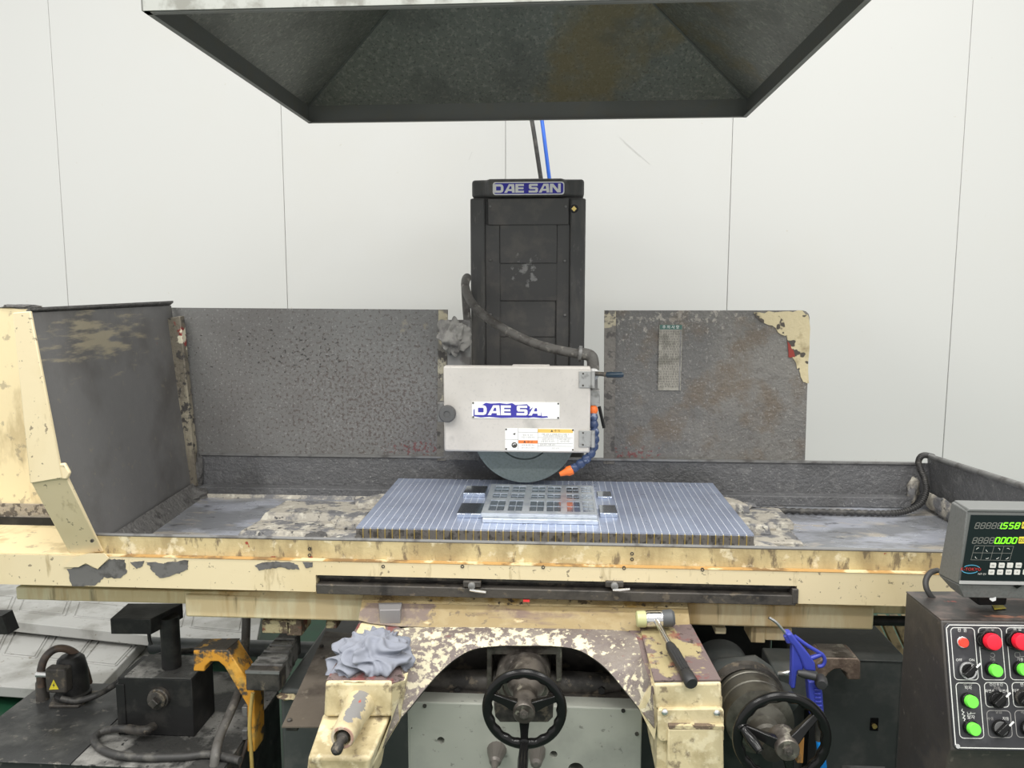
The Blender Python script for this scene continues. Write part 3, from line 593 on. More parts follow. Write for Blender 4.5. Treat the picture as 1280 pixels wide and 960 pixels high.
# back panels
def backpanel(name, pts, mat, y=YB + .01, t=.005): return obj(name, MB().prism([P(x, yy, y) for x, yy in pts], (0, t, 0)), mat, tab)
backpanel('back_splash_panel', [(213, 384.5), (549, 387), (549, 575), (240, 575)], m_backl)
backpanel('panel_end_strip', [(548, 387), (559.5, 387), (557, 576), (546, 576)], M('end_strip_crust', (.17, .16, .14), .6, layers=[Ly((.42, .38, .27), 8, .60, .7, at=((-.38, 2.5, 1.53), (.04, .1, .07), .5)), Ly((.06, .055, .05), 30, .55, .65), Ly((.40, .37, .28), 16, .64, .7)], bump=(60, .8, .006)), YB - .004, .010)
rp = [(757, 388)] + [(1003 + 9 * math.sin(R(a_)), 397 - 9 * math.cos(R(a_))) for a_ in (0, 30, 60, 90)] + [(1006, 583), (756, 583)]
backpanel('back_splash_panel', rp, m_backr)
backpanel('panel_end_strip', [(755.5, 388), (770, 388), (768, 580), (754.5, 580)], M('end_strip_crust_b', (.15, .14, .125), .6, layers=[Ly((.40, .36, .26), 20, .60, .68, at=((.15, 2.5, 1.56), (.04, .1, .05), .5)), Ly((.07, .065, .06), 30, .55, .65)], bump=(60, .8, .006)), YB - .002, .008)
flk = [(943, 391), (962, 390), (985, 389), (1003, 389), (1012, 396), (1011, 440), (1010, 478), (1004, 477), (1000, 468), (996, 460), (990, 446), (986, 431), (984, 420), (972, 415), (962, 405), (952, 402), (944, 397)]
obj('cream_paint_remnant', MB().prism(rough_poly([P(x, y, YB + .0075) for x, y in flk], .004, 3, 3), (0, .002, 0)), M('cracked_cream', (.52, .45, .28), .55, layers=[Ly((.30, .24, .13), 8, .5, .66), Ly((.06, .05, .04), 22, .60, .64, detail=2, at=((.70, 2.5, 1.51), (.10, .3, .08), .1))], bump=(50, .6, .005)), tab)
obj('red_primer_spot', MB().prism(rough_poly([P(x, y, YB + .007) for x, y in [(984, 427), (990, 435), (994, 446), (986, 447)]], .002, 3, 5), (0, .002, 0)), M('red_primer', (.24, .03, .02), .6), tab)
# instruction plate on the right back panel
frb = Fr((0, YB + .009, 0), (1, 0, 0), (0, 0, 1))
u0, u1, v0, v1 = plate_px(frb, 822, 853, 406, 488)
ip = obj('instruction_plate', frb.rect(MB(), u0, u1, v0, v1, 0, .002), m_tag, tab, bevel=.0008, label='small aged instruction plate with green header')
LW, LHt = u1 - u0, v1 - v0
obj('plate_header', frb.rect(MB(), u0 + .002, u1 - .001, nm(0, .93)[1], v1, .002, .0026), m_taggreen, ip)
it = MB(); put_text(it, frb, '주 의 사 항', *nm(.5, .963), .012, .0028); obj('header_text', it, m_whiteink, ip)
it = MB(); rnd = random.Random(4)
words = ['작업 전 반드시 점검할 것', '숫돌의 균열 유무를 확인한다', '보호 덮개를 닫은 후 운전', '전자 척 착자 상태 확인', '절삭유를 충분히 공급한다', '급격한 절입을 하지 말 것', '작업 후 청소를 한다', '정지 후 측정할 것']
for k in range(23):
    put_text(it, frb, words[k % 8], *nm(.48 + rnd.uniform(-.03, .03), .895 - k * .038), .0075, .0024)
obj('plate_text', it, m_darkink, ip)
obj('plate_frame', frb.rect(MB(), u1 - .007, u1 - .003, v0, v1 - .02, .002, .003), m_greymetal, ip)
# slotted ridges, clamps and dried slurry on the tray floor
for k, (ya, yb_, zz) in enumerate([(1.86, 1.975, .022), (2.02, 2.15, .022), (2.20, 2.36, .022)]):
    obj('table_rib', MB().hexa([(-.90 + .0 * k, ya, ZF), (-.53, ya, ZF), (-.53, yb_, ZF), (-.88, yb_, ZF), (-.885, ya + .01, ZF + zz), (-.53, ya + .01, ZF + zz), (-.53, yb_ - .01, ZF + zz), (-.87, yb_ - .01, ZF + zz)]), m_mud, tab, bevel=.003)
    obj('table_rib', Bx(.51, .62 + .03 * k, ya, yb_, ZF, ZF + zz), m_mud, tab, bevel=.003)
obj('slurry_bank', MB().prism([(-1.19, 2.445, ZF), (-.45, 2.445, ZF), (-.45, 2.46, ZF + .016), (-1.19, 2.46, ZF + .016)], (0, .01, 0)), m_mud, tab)
for cx_, cy_, sd in [(-.56, 1.90, 1), (-.58, 2.10, 2), (-.57, 2.30, 3), (.525, 1.905, 4), (.535, 2.12, 5), (.53, 2.33, 6)]:
    s_ = 1 if cx_ < 0 else -1
    cbm = MB().hexa([(cx_ - .05 * s_, cy_ - .04, ZF + .020), (cx_ + .035 * s_, cy_ - .04, ZF + .020), (cx_ + .035 * s_, cy_ + .045, ZF + .020), (cx_ - .03 * s_, cy_ + .045, ZF + .020),
                     (cx_ - .045 * s_, cy_ - .03, ZF + .046), (cx_ + .035 * s_, cy_ - .035, ZF + .055), (cx_ + .035 * s_, cy_ + .04, ZF + .055), (cx_ - .02 * s_, cy_ + .04, ZF + .048)])
    obj('chuck_clamp', cbm, m_mud, tab, bevel=.005)
    lump('slurry_clod', (cx_ - .055 * s_, cy_ + .03, ZF + .026), (.022, .025, .012), m_mud, tab, sd, .6, 2)
lump('slurry_clod', (-.66, 2.0, ZF + .022), (.03, .025, .008), m_grime, tab, 9, .5, 2)
# table beam under the tray
ZT1, ZT0 = .984, .904
XA, XB = P(395, 735, YT).x, P(996, 740, YT).x
zr1 = .948
beam = obj('table_beam', MB().box(-1.75, XA, YT, YL + .016, ZT0, ZT1).box(XB, 1.7, YT, YL + .016, ZT0, ZT1).box(XA, XB, YT, YL + .016, zr1, ZT1), m_cream, tab)
obj('beam_core', Bx(-1.74, 1.69, YL + .0165, 2.42, ZT0 + .001, .954), m_cream_streak, tab)
obj('beam_top_bead', Bx(TX0 + .01, TX1 + .2, YT - .001, YL - .001, ZT1 + .0002, ZT1 + .0012), m_orange_edge, tab)
obj('rail_slot', Bx(XA, XB, YT + .030, YT + .0345, ZT0, zr1), m_iron, tab)
obj('rail_bar', Bx(XA + .002, XB - .002, YT - .004, YT + .024, ZT0 - .004, ZT0 + .021), m_ironwear if False else m_iron, tab, bevel=.002)
obj('rail_upper_edge', Bx(XA, XB, YT + .012, YT + .03, zr1 - .012, zr1), m_iron, tab, bevel=.001)
obj('rail_end_stop', Bx(XB - .012, XB + .003, YT - .0055, YT + .029, ZT0 + .001, zr1 - .006), m_iron, tab, bevel=.002)
for px_, tilt in [(590, -4), (768, 9)]:
    q = P(px_, 731, YT - .005)
    dg = obj('trip_dog', MB().box(q.x - .022, q.x + .022, YT - .008, YT + .02, q.z - .006, q.z + .009), m_iron, tab, bevel=.002)
    obj('dog_bolt', MB().lathe((q.x, YT - .008, q.z), (0, -1, 0), [(0, .009), (.008, .009), (.010, .006)], 16), m_greymetal, dg)
    t = R(tilt); obj('dog_lever', MB().tube([(q.x - .004, YT - .016, q.z - .009), (q.x + .012, YT - .02, q.z - .009 + math.sin(t) * .012), (q.x + .036, YT - .022, q.z - .009 + math.sin(t) * .036)], [.003, .0035, .003], 8), m_bright, dg)
obj('red_mark', Bx(P(654, 743, YT).x, P(662, 743, YT).x, YT - .002, YT + .01, ZT0 - .012, ZT0 - .006), m_red, tab)
for px_, py_ in [(479, 708), (578, 708), (679, 709), (780, 710), (878, 712), (387, 686), (387, 694), (790, 692), (790, 699), (115, 676)]:
    yy = YT if py_ > 700 else YL
    if px_ == 115: yy = 1.80
    q = P(px_, py_, yy); obj('bolt_hole', MB().lathe(q + V((0, .002, 0)), (0, -1, 0), [(0, .0045), (.0035, .0045), (.0035, .0025), (.001, .0024)], 12), m_iron, tab)
# chipped paint on the beam
def chip(name, pts, mat, y, seed, amp=.002, par=tab): return obj(name, MB().prism(rough_poly([P(x, yy, y) for x, yy in pts], amp, 6, seed), (0, .0012, 0)), mat, par)
m_shell = M('lifting_cream_paint', (.72, .615, .40), .42)
chip('bare_patch', [(84, 712), (106, 705), (122, 712), (136, 699), (155, 700), (159, 716), (149, 723), (130, 722), (118, 732), (90, 733)], m_bare, YT - .0012, 1)
chip('bare_patch', [(162, 703), (180, 701), (178, 708), (170, 711)], m_bare, YT - .0012, 2, .001)
chip('bare_patch', [(182, 702), (205, 704), (235, 700), (234, 712), (222, 717), (200, 723), (190, 713)], m_bare, YT - .0012, 4)
obj('lifting_paint_flap', MB().prism([P(x, y, YT - .006) for x, y in [(78, 709), (90, 697), (110, 692), (130, 692), (136, 698), (122, 711), (107, 704), (98, 709)]], (0, .003, .0)), m_shell, tab)
chip('bare_patch', [(318, 707), (330, 703), (345, 702), (362, 703), (372, 706), (374, 711), (362, 712), (350, 709), (336, 711), (324, 713)], m_bare, YT - .0012, 6, .0015)
chip('bare_patch', [(378, 702), (391, 703), (390, 709), (382, 710)], m_bare, YT - .0012, 7, .001)
# deck and cover at the table's far end
YG = PZ(20, 655, .99).y
obj('deck_cover', MB().prism([(-1.75, YT + .004, ZT1 + .002), (-1.75, YG, ZT1 + .007), (-1.75, YG, ZT1 + .001), (-1.75, YT + .004, ZT1 + .0005)], (.56, 0, 0)), m_cream_scr, tab)
obj('rear_guard_panel', Bx(-1.95, gTB.x - .015, YG, YG + .015, .98, P(5, 384.5, YG).z), m_cream_scr, tab, bevel=.004)
obj('guard_seal_strip', Bx(-1.95, gTB.x - .02, YG - .012, YG, .991, P(20, 647, YG - .012).z), m_black, tab)
obj('guard_crust_strip', Bx(-1.95, gTB.x - .02, YG - .006, YG, P(20, 647, YG - .012).z, P(20, 630, YG - .006).z), M('grey_crust', (.33, .29, .23), .6, layers=[Ly((.10, .085, .07), 50, .5, .6)], bump=(70, .8, .006)), tab)
lump('sludge_clump', P(25, 383.5, YG + .008), (.06, .012, .006), m_grime, tab, 12)
# cream boxes under the beam
def under(name, x0, x1, y0, y1, Y, depth, mat, bev=.004, par=tab):
    p, q = P(x0, (y0 + y1) / 2, Y), P(x1, (y0 + y1) / 2, Y)
    xm = (x0 + x1) / 2
    return obj(name, Bx(p.x, q.x, Y, Y + depth, P(xm, y1, Y).z, P(xm, y0, Y).z), mat, par, bevel=bev)
under('cylinder_cover', 20, 232, 736.5, 752.5, 1.93, .2, m_cream_streak)
under('rear_cover', 1085, 1240, 750, 769, 1.93, .2, m_cream_streak)
obj('cylinder_rod', MB().cyl(P(1085, 775.5, 1.97), P(1180, 777, 1.97), .013), m_black, tab)
# corrugated hose lying in the tray
hp = cat([PZ(941, 636.5, ZF + .012), PZ(1000, 639, ZF + .012), PZ(1060, 640.5, ZF + .012), PZ(1110, 641.5, ZF + .012), P(1132, 639, 2.36), P(1150, 630, 2.37), P(1157.5, 615, 2.39), P(1156, 600, 2.42), P(1151, 588, 2.44), P(1148, 578, 2.46), P(1151, 571, 2.47), P(1157, 569, 2.50), P(1166, 571, 2.54)], 26)
obj('corrugated_hose', MB().tube(hp, [(.0098 if (i // 2) % 2 else .0075) for i in range(len(hp))], 12), m_rubber,
    label='black corrugated hose lying along the back of the coolant tray', category='hose')

# ------------------------------------------------------------------ magnetic chuck
KX0, KX1, KY0, KY1, KZ0, KZ1 = -.522, .490, 1.898, 2.424, 1.020, 1.049
ch = thing('magnetic_chuck', 'blue grey magnetic chuck striped with thin brass separators on the table', 'magnetic chuck', ((KX0 + KX1) / 2, (KY0 + KY1) / 2, ZF))
obj('chuck_base', Bx(KX0 + .0, KX1 + .0, KY0 - .012, KY1 + .01, ZF + .001, KZ0), m_greymetal, ch, bevel=.002)
obj('chuck_core', Bx(KX0 + .002, KX1 - .002, KY0 + .002, KY1 - .002, KZ0, KZ1 - .002), m_chuckside, ch)
NB = 53; pit = (KX1 - KX0) / NB; bwid = .0022
bar = obj('pole_bar', Bx(KX0 + bwid * .28, KX0 + pit - bwid * .28, KY0, KY1, KZ1 - .004, KZ1), m_chuck, ch)
face = obj('pole_face', Bx(KX0 + bwid / 2, KX0 + pit - bwid / 2, KY0 - .0015, KY0 + .003, KZ0, KZ1 - .0042), m_chuckside, ch)
brs = obj('brass_separator', Bx(KX0 + pit - bwid / 2, KX0 + pit + bwid / 2, KY0 - .003, KY0 + .004, KZ0 + .001, KZ1 - .003), m_brass, ch)
lin = obj('separator_strip', Bx(KX0 + pit - bwid * .28, KX0 + pit + bwid * .28, KY0, KY1, KZ1 - .004, KZ1 + .0001), m_pale_line, ch)
for k in range(1, NB):
    share(bar, ch, (k * pit, 0, 0)); share(face, ch, (k * pit, 0, 0))
    if k < NB - 1: share(brs, ch, (k * pit, 0, 0)); share(lin, ch, (k * pit, 0, 0))
# workpiece: plate with machined pockets
zt = KZ1 + .024
wA, wB, wC, wD = PZ(605, 641, zt), PZ(746, 642, zt), PZ(741, 606.5, zt), PZ(611, 605.5, zt)
wp = thing('pocketed_plate', 'flat bright steel plate with machined square pockets clamped on the chuck', 'workpiece', ((wA.x + wB.x) / 2, (wA.y + wC.y) / 2, KZ1))
x0, x1, y0, y1 = (wA.x + wD.x) / 2, (wB.x + wC.x) / 2, wA.y, (wC.y + wD.y) / 2
obj('lower_plate', Bx(x0 + .004, x1 + .002, y0 - .012, y1, KZ1 + .0006, KZ1 + .012), m_satin, wp, bevel=.0015)
obj('upper_plate', Bx(x0, x1, y0, y1, KZ1 + .0125, zt - .003), m_satin, wp, bevel=.001)
# raised web leaves the pockets open: bars and cross bars
cols = [(.05, .19), (.22, .35), (.41, .54), (.56, .69), (.74, .86), (.88, .98)]
rows = [(.08, .42), (.50, .66), (.72, .94)]
def wx(t): return x0 + (x1 - x0) * t
def wy(t): return y0 + (y1 - y0) * t
web = MB()
ys = [0] + [v for r_ in rows for v in r_] + [1]
for k in range(0, len(ys), 2): web.box(x0, x1, wy(ys[k]), wy(ys[k + 1]), zt - .003, zt)
for r0, r1 in rows:
    xs = [0] + [v for c_ in cols for v in c_] + [1]
    for k in range(0, len(xs), 2): web.box(wx(xs[k]), wx(xs[k + 1]), wy(r0), wy(r1), zt - .003, zt)
obj('pocket_web', web, m_satin, wp)
for ci, (c0, c1) in enumerate(cols):
    for r0, r1 in rows:
        nx, ny = (2, 2) if ci < 5 else (2, 3)
        for i in range(nx):
            for j in range(ny):
                w0 = c0 + (c1 - c0) * i / nx; h0 = r0 + (r1 - r0) * j / ny
                obj('pocket_land', Bx(wx(w0) + .0012, wx(w0 + (c1 - c0) / nx) - .0012, wy(h0) + .0035, wy(h0 + (r1 - r0) / ny) - .0035, zt - .003, zt - .0014), m_pocket, wp)
def kblock(xa, xb, ya, yb, h, label):
    p = PZ(xa, yb, KZ1 + h); q = PZ(xb, yb, KZ1 + h); rr_ = PZ(xa + 3, ya, KZ1 + h)
    t_ = thing('clamping_block', label, 'steel block', ((p.x + q.x) / 2, (p.y + rr_.y) / 2, KZ1), 'steel blocks holding the plate')
    obj('block_body', Bx(p.x, q.x, p.y, rr_.y, KZ1 + .0006, KZ1 + h - .0012), m_block, t_, bevel=.001)
    obj('block_top', Bx(p.x + .001, q.x - .001, p.y + .001, rr_.y - .001, KZ1 + h - .0012, KZ1 + h), m_block, t_)
kblock(571, 603.5, 628.5, 641.5, .013, 'larger flat steel block beside the plate, knob side, near the brass strips')
kblock(579, 606.5, 607, 616, .013, 'smaller flat steel block beside the plate on the door knob side, near the wheel')
kblock(750, 772, 631, 641, .013, 'flat steel block at the plate end below the orange nozzle tip')
kblock(747, 765, 614, 620.5, .006, 'thin steel shim bar at the plate end by the nozzle')

# ------------------------------------------------------------------ saddle
sad = thing('grinder_saddle', 'flaking cream and brown cast saddle with two forward arms and arch', 'machine saddle', (-.1, 1.75, .6))
def rowp(lst): return [P(*q) for q in lst]
r0 = [P(x, 742 + (x - 655) * .018, 1.865) for x in (455, 470, 500, 540, 600, 655, 710, 760, 800, 830, 858)]
r1 = [P(x, 757 + (x - 655) * .018, 1.835) for x in (452, 468, 498, 540, 600, 655, 710, 760, 800, 830, 860)]
r2 = [P(x, y, Y) for x, y, Y in [(448, 775, 1.79), (462, 779, 1.785), (495, 783, 1.778), (540, 784, 1.775), (600, 784, 1.775), (655, 785, 1.775), (710, 786, 1.775), (760, 787, 1.775), (800, 790, 1.77), (835, 792, 1.765), (864, 793, 1.765)]]
rz = [p + V((0, .01, .012)) for p in r0]
obj('top_back_edge', MB().grid([rz, r0, [a_.lerp(b_, .5) + V((0, -.004, -.004)) for a_, b_ in zip(r0, r1)], r1]), m_ragged, sad, angle=60)
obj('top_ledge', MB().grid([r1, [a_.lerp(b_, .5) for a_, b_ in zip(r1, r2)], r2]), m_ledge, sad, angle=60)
up = [(507, 850, 1.572), (503, 838, 1.60), (497, 820, 1.65), (490, 803, 1.71), (490, 790, 1.755), (505, 785, 1.772), (540, 784, 1.775), (600, 784, 1.775), (655, 785, 1.775), (710, 786, 1.775), (755, 787, 1.775), (788, 790, 1.765), (797, 800, 1.725), (801, 815, 1.68), (806, 833, 1.62), (815, 858, 1.56)]
ar = [(478, 935, 1.555), (497, 903, 1.56), (512, 885, 1.58), (532, 860, 1.615), (550, 840, 1.65), (570, 823, 1.685), (592, 811.5, 1.71), (622, 807.5, 1.722), (655, 807, 1.725), (690, 807.5, 1.722), (720, 811.5, 1.71), (742, 823, 1.685), (760, 838, 1.65), (777, 858, 1.615), (796, 882, 1.58), (818, 910, 1.555)]
U = cat(rowp(up), 4); A = cat(rowp(ar), 4)
rowsS = []
for t in [0, .12, .3, .5, .7, .88, 1]:
    rr_ = []
    for a_, b_ in zip(U, A):
        p = a_.lerp(b_, t); bl = math.sin(math.pi * t) * .010
        rr_.append(p + V((0, -bl * .7, bl * .5)))
    rowsS.append(rr_)
obj('arch_skirt', MB().grid(rowsS), m_saddle, sad, angle=70)
obj('arch_edge', MB().grid([A, [p + V((0, .006, -.006)) for p in A], [p + V((0, .03, -.004)) for p in A], [p + V((0, .10, .004)) for p in A]]), m_iron, sad, angle=70)
obj('core_block', Bx(-.46, .30, 1.84, 2.25, .80, .866), m_iron, sad)
# left arm
la = thing  # arms are parts of the saddle
def arm_hexa(f4, b4): return MB().hexa(f4 + b4)
laF = [P(404, 897, 1.555), P(491, 897, 1.555), P(491, 853, 1.555), P(406, 853, 1.555)]
laB = [P(452, 800, 1.80), P(484, 800, 1.80), P(484, 778, 1.80), P(450, 776, 1.80)]
arm = obj('left_arm', arm_hexa(laF, laB), m_arm, sad, bevel=.007, seg=3)
tp = [P(407, 853, 1.556), P(491, 853, 1.556), P(484, 779, 1.80), P(450, 777, 1.80)]
obj('arm_top_skin', MB().prism([p + V((0, .006, .0005)) for p in tp], (0, 0, .0015)), m_armtop, sad)
obj('cream_smear', MB().prism(rough_poly([PZ(x, y, tp[0].z + .003) for x, y in [(429, 844), (448, 841), (472, 842), (473, 848), (455, 853), (430, 852)]], .0015, 4, 9), (0, 0, .0008)), m_shell, sad)
# inner flank of the left arm down to the arch
obj('left_arm_flank', MB().prism([P(490, 855, 1.557), P(507, 850, 1.572), P(500, 900, 1.562), P(478, 936, 1.557), P(463, 962, 1.50), P(489, 900, 1.553)], (0, .03, .002)), m_arm, sad, angle=30)
nF = [P(378, 1010, 1.46), P(446, 1010, 1.46), P(464, 948, 1.45), P(385, 946, 1.45)]
nB = [P(404, 955, 1.58), P(478, 955, 1.58), P(490, 889, 1.58), P(404, 890, 1.58)]
obj('left_arm_nose', arm_hexa(nF, nB), m_arm, sad, bevel=.008, seg=3)
b0, b1 = P(456, 868, 1.60), P(428, 922, 1.425); bd_ = (b1 - b0).normalized()
bo = obj('shaft_boss', MB().lathe(b0, bd_, [(0, .034), (.05, .033), (.10, .028), ((b1 - b0).length - .006, .0255), ((b1 - b0).length, .0235), ((b1 - b0).length + .0005, .0175), ((b1 - b0).length - .02, .017), ((b1 - b0).length - .02, .001)], 28), M('boss_worn_paint', (.56, .48, .30), .45, layers=[Ly((.34, .27, .15), 14, .48, .7, str=.7), Ly((.22, .215, .21), 16, .62, .64, at=(tuple((b0 + b1) / 2 + V((.008, .0, .026))), (.022, .085, .05), .55)), Ly((.45, .07, .04), 30, .82, .84, at=(tuple((b0 + b1) / 2 + V((.012, 0, .02))), (.02, .06, .04), .3), str=.9)], bump=(60, .3, .003)), sad, angle=50)
obj('boss_ring', MB().lathe(b1 - bd_ * .001, bd_, [(0, .0235), (.003, .0225), (.003, .0178), (0, .0175)], 28, False), M('pinkish_worn_ring', (.42, .26, .20), .5, layers=[Ly((.55, .48, .36), 30, .5, .6)]), sad)
obj('drive_shaft', MB().lathe(b1 - bd_ * .012, V((-.06, -1, -.14)), [(0, .0125), (.012, .0125), (.014, .009), (.032, .008), (.034, .0115), (.046, .0115), (.052, .007), (.056, .003)], 18), m_iron, sad)
# right arm
raF = [P(819, 887, 1.555), P(903, 886, 1.555), P(902, 853, 1.555), P(817, 855, 1.555)]
raB = [P(800, 815, 1.80), P(866, 815, 1.80), P(866, 782, 1.80), P(800, 783, 1.80)]
obj('right_arm', arm_hexa(raF, raB), m_arm, sad, bevel=.006, seg=3)
tp = [P(818, 855, 1.556), P(902, 853, 1.556), P(880, 770, 1.83), P(797, 770, 1.83)]
ztp = max(p.z for p in tp[:2])
obj('arm_top_skin', MB().prism([p + V((0, .003, .0005)) for p in [P(818, 854, 1.556), P(901.5, 853, 1.556), P(864, 783, 1.79), P(800, 787, 1.775)]], (0, 0, .004)), m_armtop, sad)
obj('right_arm_flank', MB().prism([P(815, 856, 1.561), P(821, 860, 1.557), P(821, 905, 1.557), P(818, 925, 1.556), P(798, 884, 1.577)], (0, .03, .002)), m_arm, sad, angle=30)
cv = obj('bolted_cover', MB().prism([P(x, y, 1.545) for x, y in [(824, 887), (902, 886), (905, 889), (905, 926), (835, 927), (826, 927), (822, 922), (822, 890)]], (0, .012, 0)), m_arm, sad, bevel=.002)
for x, y in [(831, 890), (896, 891)]:
    obj('cover_bolt', MB().lathe(P(x, y, 1.545), (0, -1, 0), [(-.002, .0072), (.003, .0068), (.0055, .004), (.006, .001)], 16), m_bright, cv)
obj('lower_cover', MB().prism([P(x, y, 1.535) for x, y in [(835, 912), (904, 911), (906, 1010), (834, 1010)]], (0, .05, 0)), m_arm, sad, bevel=.003)
obj('cover_seam', MB().prism([P(x, y, 1.534) for x, y in [(836, 907), (905, 908), (905, 912), (836, 911)]], (0, .012, 0)), m_crust, sad)
obj('arm_lower_body', Bx(P(822, 900, 1.56).x, P(902, 900, 1.56).x, 1.56, 1.75, .62, .80), m_arm, sad)
obj('arm_web', MB().prism([P(484, 778, 1.80), P(502, 785.5, 1.772), P(490, 803, 1.711), P(497, 820, 1.651), P(507, 850, 1.573), P(490, 853, 1.557), P(480, 800, 1.72)], (0, 0, -.02)), m_armtop, sad, angle=60)
obj('arm_web', MB().prism([P(786, 788, 1.772), P(866, 790, 1.78), P(820, 856, 1.559), P(814, 858, 1.561), P(806, 833, 1.621), P(801, 815, 1.681), P(797, 800, 1.726)], (0, 0, -.02)), m_armtop, sad, angle=60)
# way guards either side of the saddle
for x0_, x1_, y0_, y1_ in [(231, 456, 738.5, 774.5), (858, 1093, 748.5, 785)]:
    g_ = under('way_guard', x0_, x1_, y0_ + 8, y1_, 1.88, .22, m_cream_streak, .006, sad)
    xm = (x0_ + x1_) / 2
    obj('guard_chamfer', MB().hexa([P(x0_, y0_ + 9.5, 1.88), P(x1_, y0_ + 9.5, 1.88), P(x1_, y0_ + 9.5, 1.88) + V((0, .15, 0)), P(x0_, y0_ + 9.5, 1.88) + V((0, .15, 0)),
        P(x0_, y0_ + 1, 1.895), P(x1_, y0_ + 1, 1.895), P(x1_, y0_ + 1, 1.895) + V((0, .14, 0)), P(x0_, y0_ + 1, 1.895) + V((0, .14, 0))]), m_cream_dirty if False else m_cream_streak, g_)
for x0_, x1_, y0_, y1_ in [(327, 362, 776, 792), (358, 377, 776, 795), (407, 421, 777, 786), (894, 908, 785, 793), (939, 957, 785, 804), (957, 990, 785, 801)]:
    under('guard_lug', x0_, x1_, y0_, y1_, 1.92, .08, m_crust if x0_ < 420 else m_cream_streak, .003, sad)
# side apron plate
zap = P(385, 910, 1.63).z
ap = [PZ(352, 910, zap), PZ(415, 910, zap), PZ(462, 795, zap), PZ(407, 790, zap)]
apo = obj('apron_plate', MB().prism(ap, (0, 0, .003)), m_rust, sad)
for x, y in [(362, 901), (403, 823), (402, 808)]:
    obj('apron_bolt', MB().lathe(PZ(x, y, zap + .003), (0, 0, 1), [(-.001, .006), (.004, .006), (.006, .003)], 12), m_iron, apo)
obj('plate_bracket', Bx(P(357, 918, 1.65).x, P(372, 918, 1.65).x, 1.65, 1.75, zap - .022, zap - .0005), m_iron, sad, bevel=.002)

# ------------------------------------------------------------------ bed below the saddle
bed = thing('machine_bed', 'dark machine bed with grey green front cover under the saddle arch', 'machine bed', (-.1, 2.0, 0))
zbed = P(345, 861, 1.90).z
obj('bed_body', Bx(-.74, .62, 1.90, 2.75, 0, zbed), m_darkcast, bed, bevel=.01)
PF = 1.715
pa, pb = P(509, 879, PF), P(803, 884, PF)
fp = obj('front_cover', Bx(pa.x, pb.x, PF, PF + .18, .05, (pa.z + pb.z) / 2), m_panelgrey, bed, bevel=.003)
frp = Fr((0, PF, 0), (1, 0, 0), (0, 0, 1))
for x, y, r_ in [(551, 925.5, 5.0), (692, 943, 5.0), (720, 963, 11), (514, 910, 1.6)]:
    cut = obj('hole_cutter', frp.disc(MB(), *frp.px(x, y), r_ * PF / 960, -.16, .01, 32), m_panelgrey, bed)
    md = fp.modifiers.new('hole', 'BOOLEAN'); md.operation = 'DIFFERENCE'; md.object = cut; md.solver = 'EXACT'
    bpy.context.view_layer.update()
    nm_ = bpy.data.meshes.new_from_object(fp.evaluated_get(bpy.context.evaluated_depsgraph_get()))
    fp.modifiers.clear(); fp.data = nm_; bpy.data.objects.remove(cut)
for p_ in fp.data.polygons: p_.use_smooth = False
for x, y in [(531, 882), (779, 888), (796, 917)]:
    obj('cover_screw', frp.disc(MB(), *frp.px(x, y), .0048, 0, .003, 12), m_iron, fp)
obj('cover_edge', frp.rect(MB(), frp.px(512.5, 900)[0], frp.px(514, 900)[0], .05, pa.z, 0, .0012), m_panelgrey, fp)
for x, y in [(621, 946), (671, 946)]:
    uu, vv = frp.px(x, y - 8)
    kp = frp.at(uu, vv, 0)
    prof = [(0, .024), (.006, .0225), (.03, .0165), (.045, .014), (.05, .0085), (.06, .008), (.075, .005)] if x < 650 else [(0, .021), (.02, .020), (.04, .015), (.052, .013), (.056, .006)]
    obj('fluted_knob', MB().lathe(kp, (0, -1, 0), prof, 14), m_fluted, bed, angle=20)
# dark cavity parts behind the handwheel
obj('cavity_casting', Bx(-.40, .28, 1.88, 1.90, .55, .88), m_iron, bed)
obj('cross_casting', MB().tube([P(536, 853, 1.80), P(560, 851, 1.80), P(655, 852, 1.80), P(750, 855, 1.80), P(776, 857, 1.80)], [.015, .027, .03, .027, .015], 16), m_iron, bed)
obj('lower_beam', Bx(P(530, 870, 1.77).x, P(790, 872, 1.77).x, 1.76, 1.9, P(655, 880, 1.77).z, P(655, 866, 1.77).z), m_iron, bed, bevel=.003)
for x, y in [(572, 863), (752, 863)]:
    obj('bed_bolt', MB().lathe(P(x, y, 1.77), (0, -1, 0), [(-.02, .009), (.004, .009), (.004, .004)], 6), m_black, bed)
fr_ = [(608.5, 862), (608.5, 808), (702.5, 808), (702.5, 852), (695, 852), (695, 818.5), (615, 818.5), (615, 862)]
obj('screw_housing_frame', MB().prism([P(x, y, 1.745) for x, y in fr_], (0, .07, 0)), m_ironwear, bed, bevel=.002)
hubc = P(655, 889, 1.55)
fh = P(653, 857, 1.70)
obj('feed_housing', MB().lathe((fh.x, 1.86, fh.z), (0, -1, 0), [(0, .066), (.145, .065), (.155, .060), (.158, .048), (.150, .046), (.150, .02)], 40), m_ironwear, bed)
pl_ = [(617, 880), (624, 873), (686, 873), (692, 880), (691, 897), (685, 903), (625, 903), (619, 896)]
obj('index_plate', MB().prism([P(x, y, 1.605) for x, y in pl_], (0, .012, 0)), m_iron, bed, bevel=.002)
obj('feed_shaft', MB().lathe((hubc.x, 1.72, hubc.z + .004), (0, -1, 0), [(0, .046), (.06, .044), (.085, .036), (.10, .028), (.135, .0255)], 28), m_ironwear, bed)

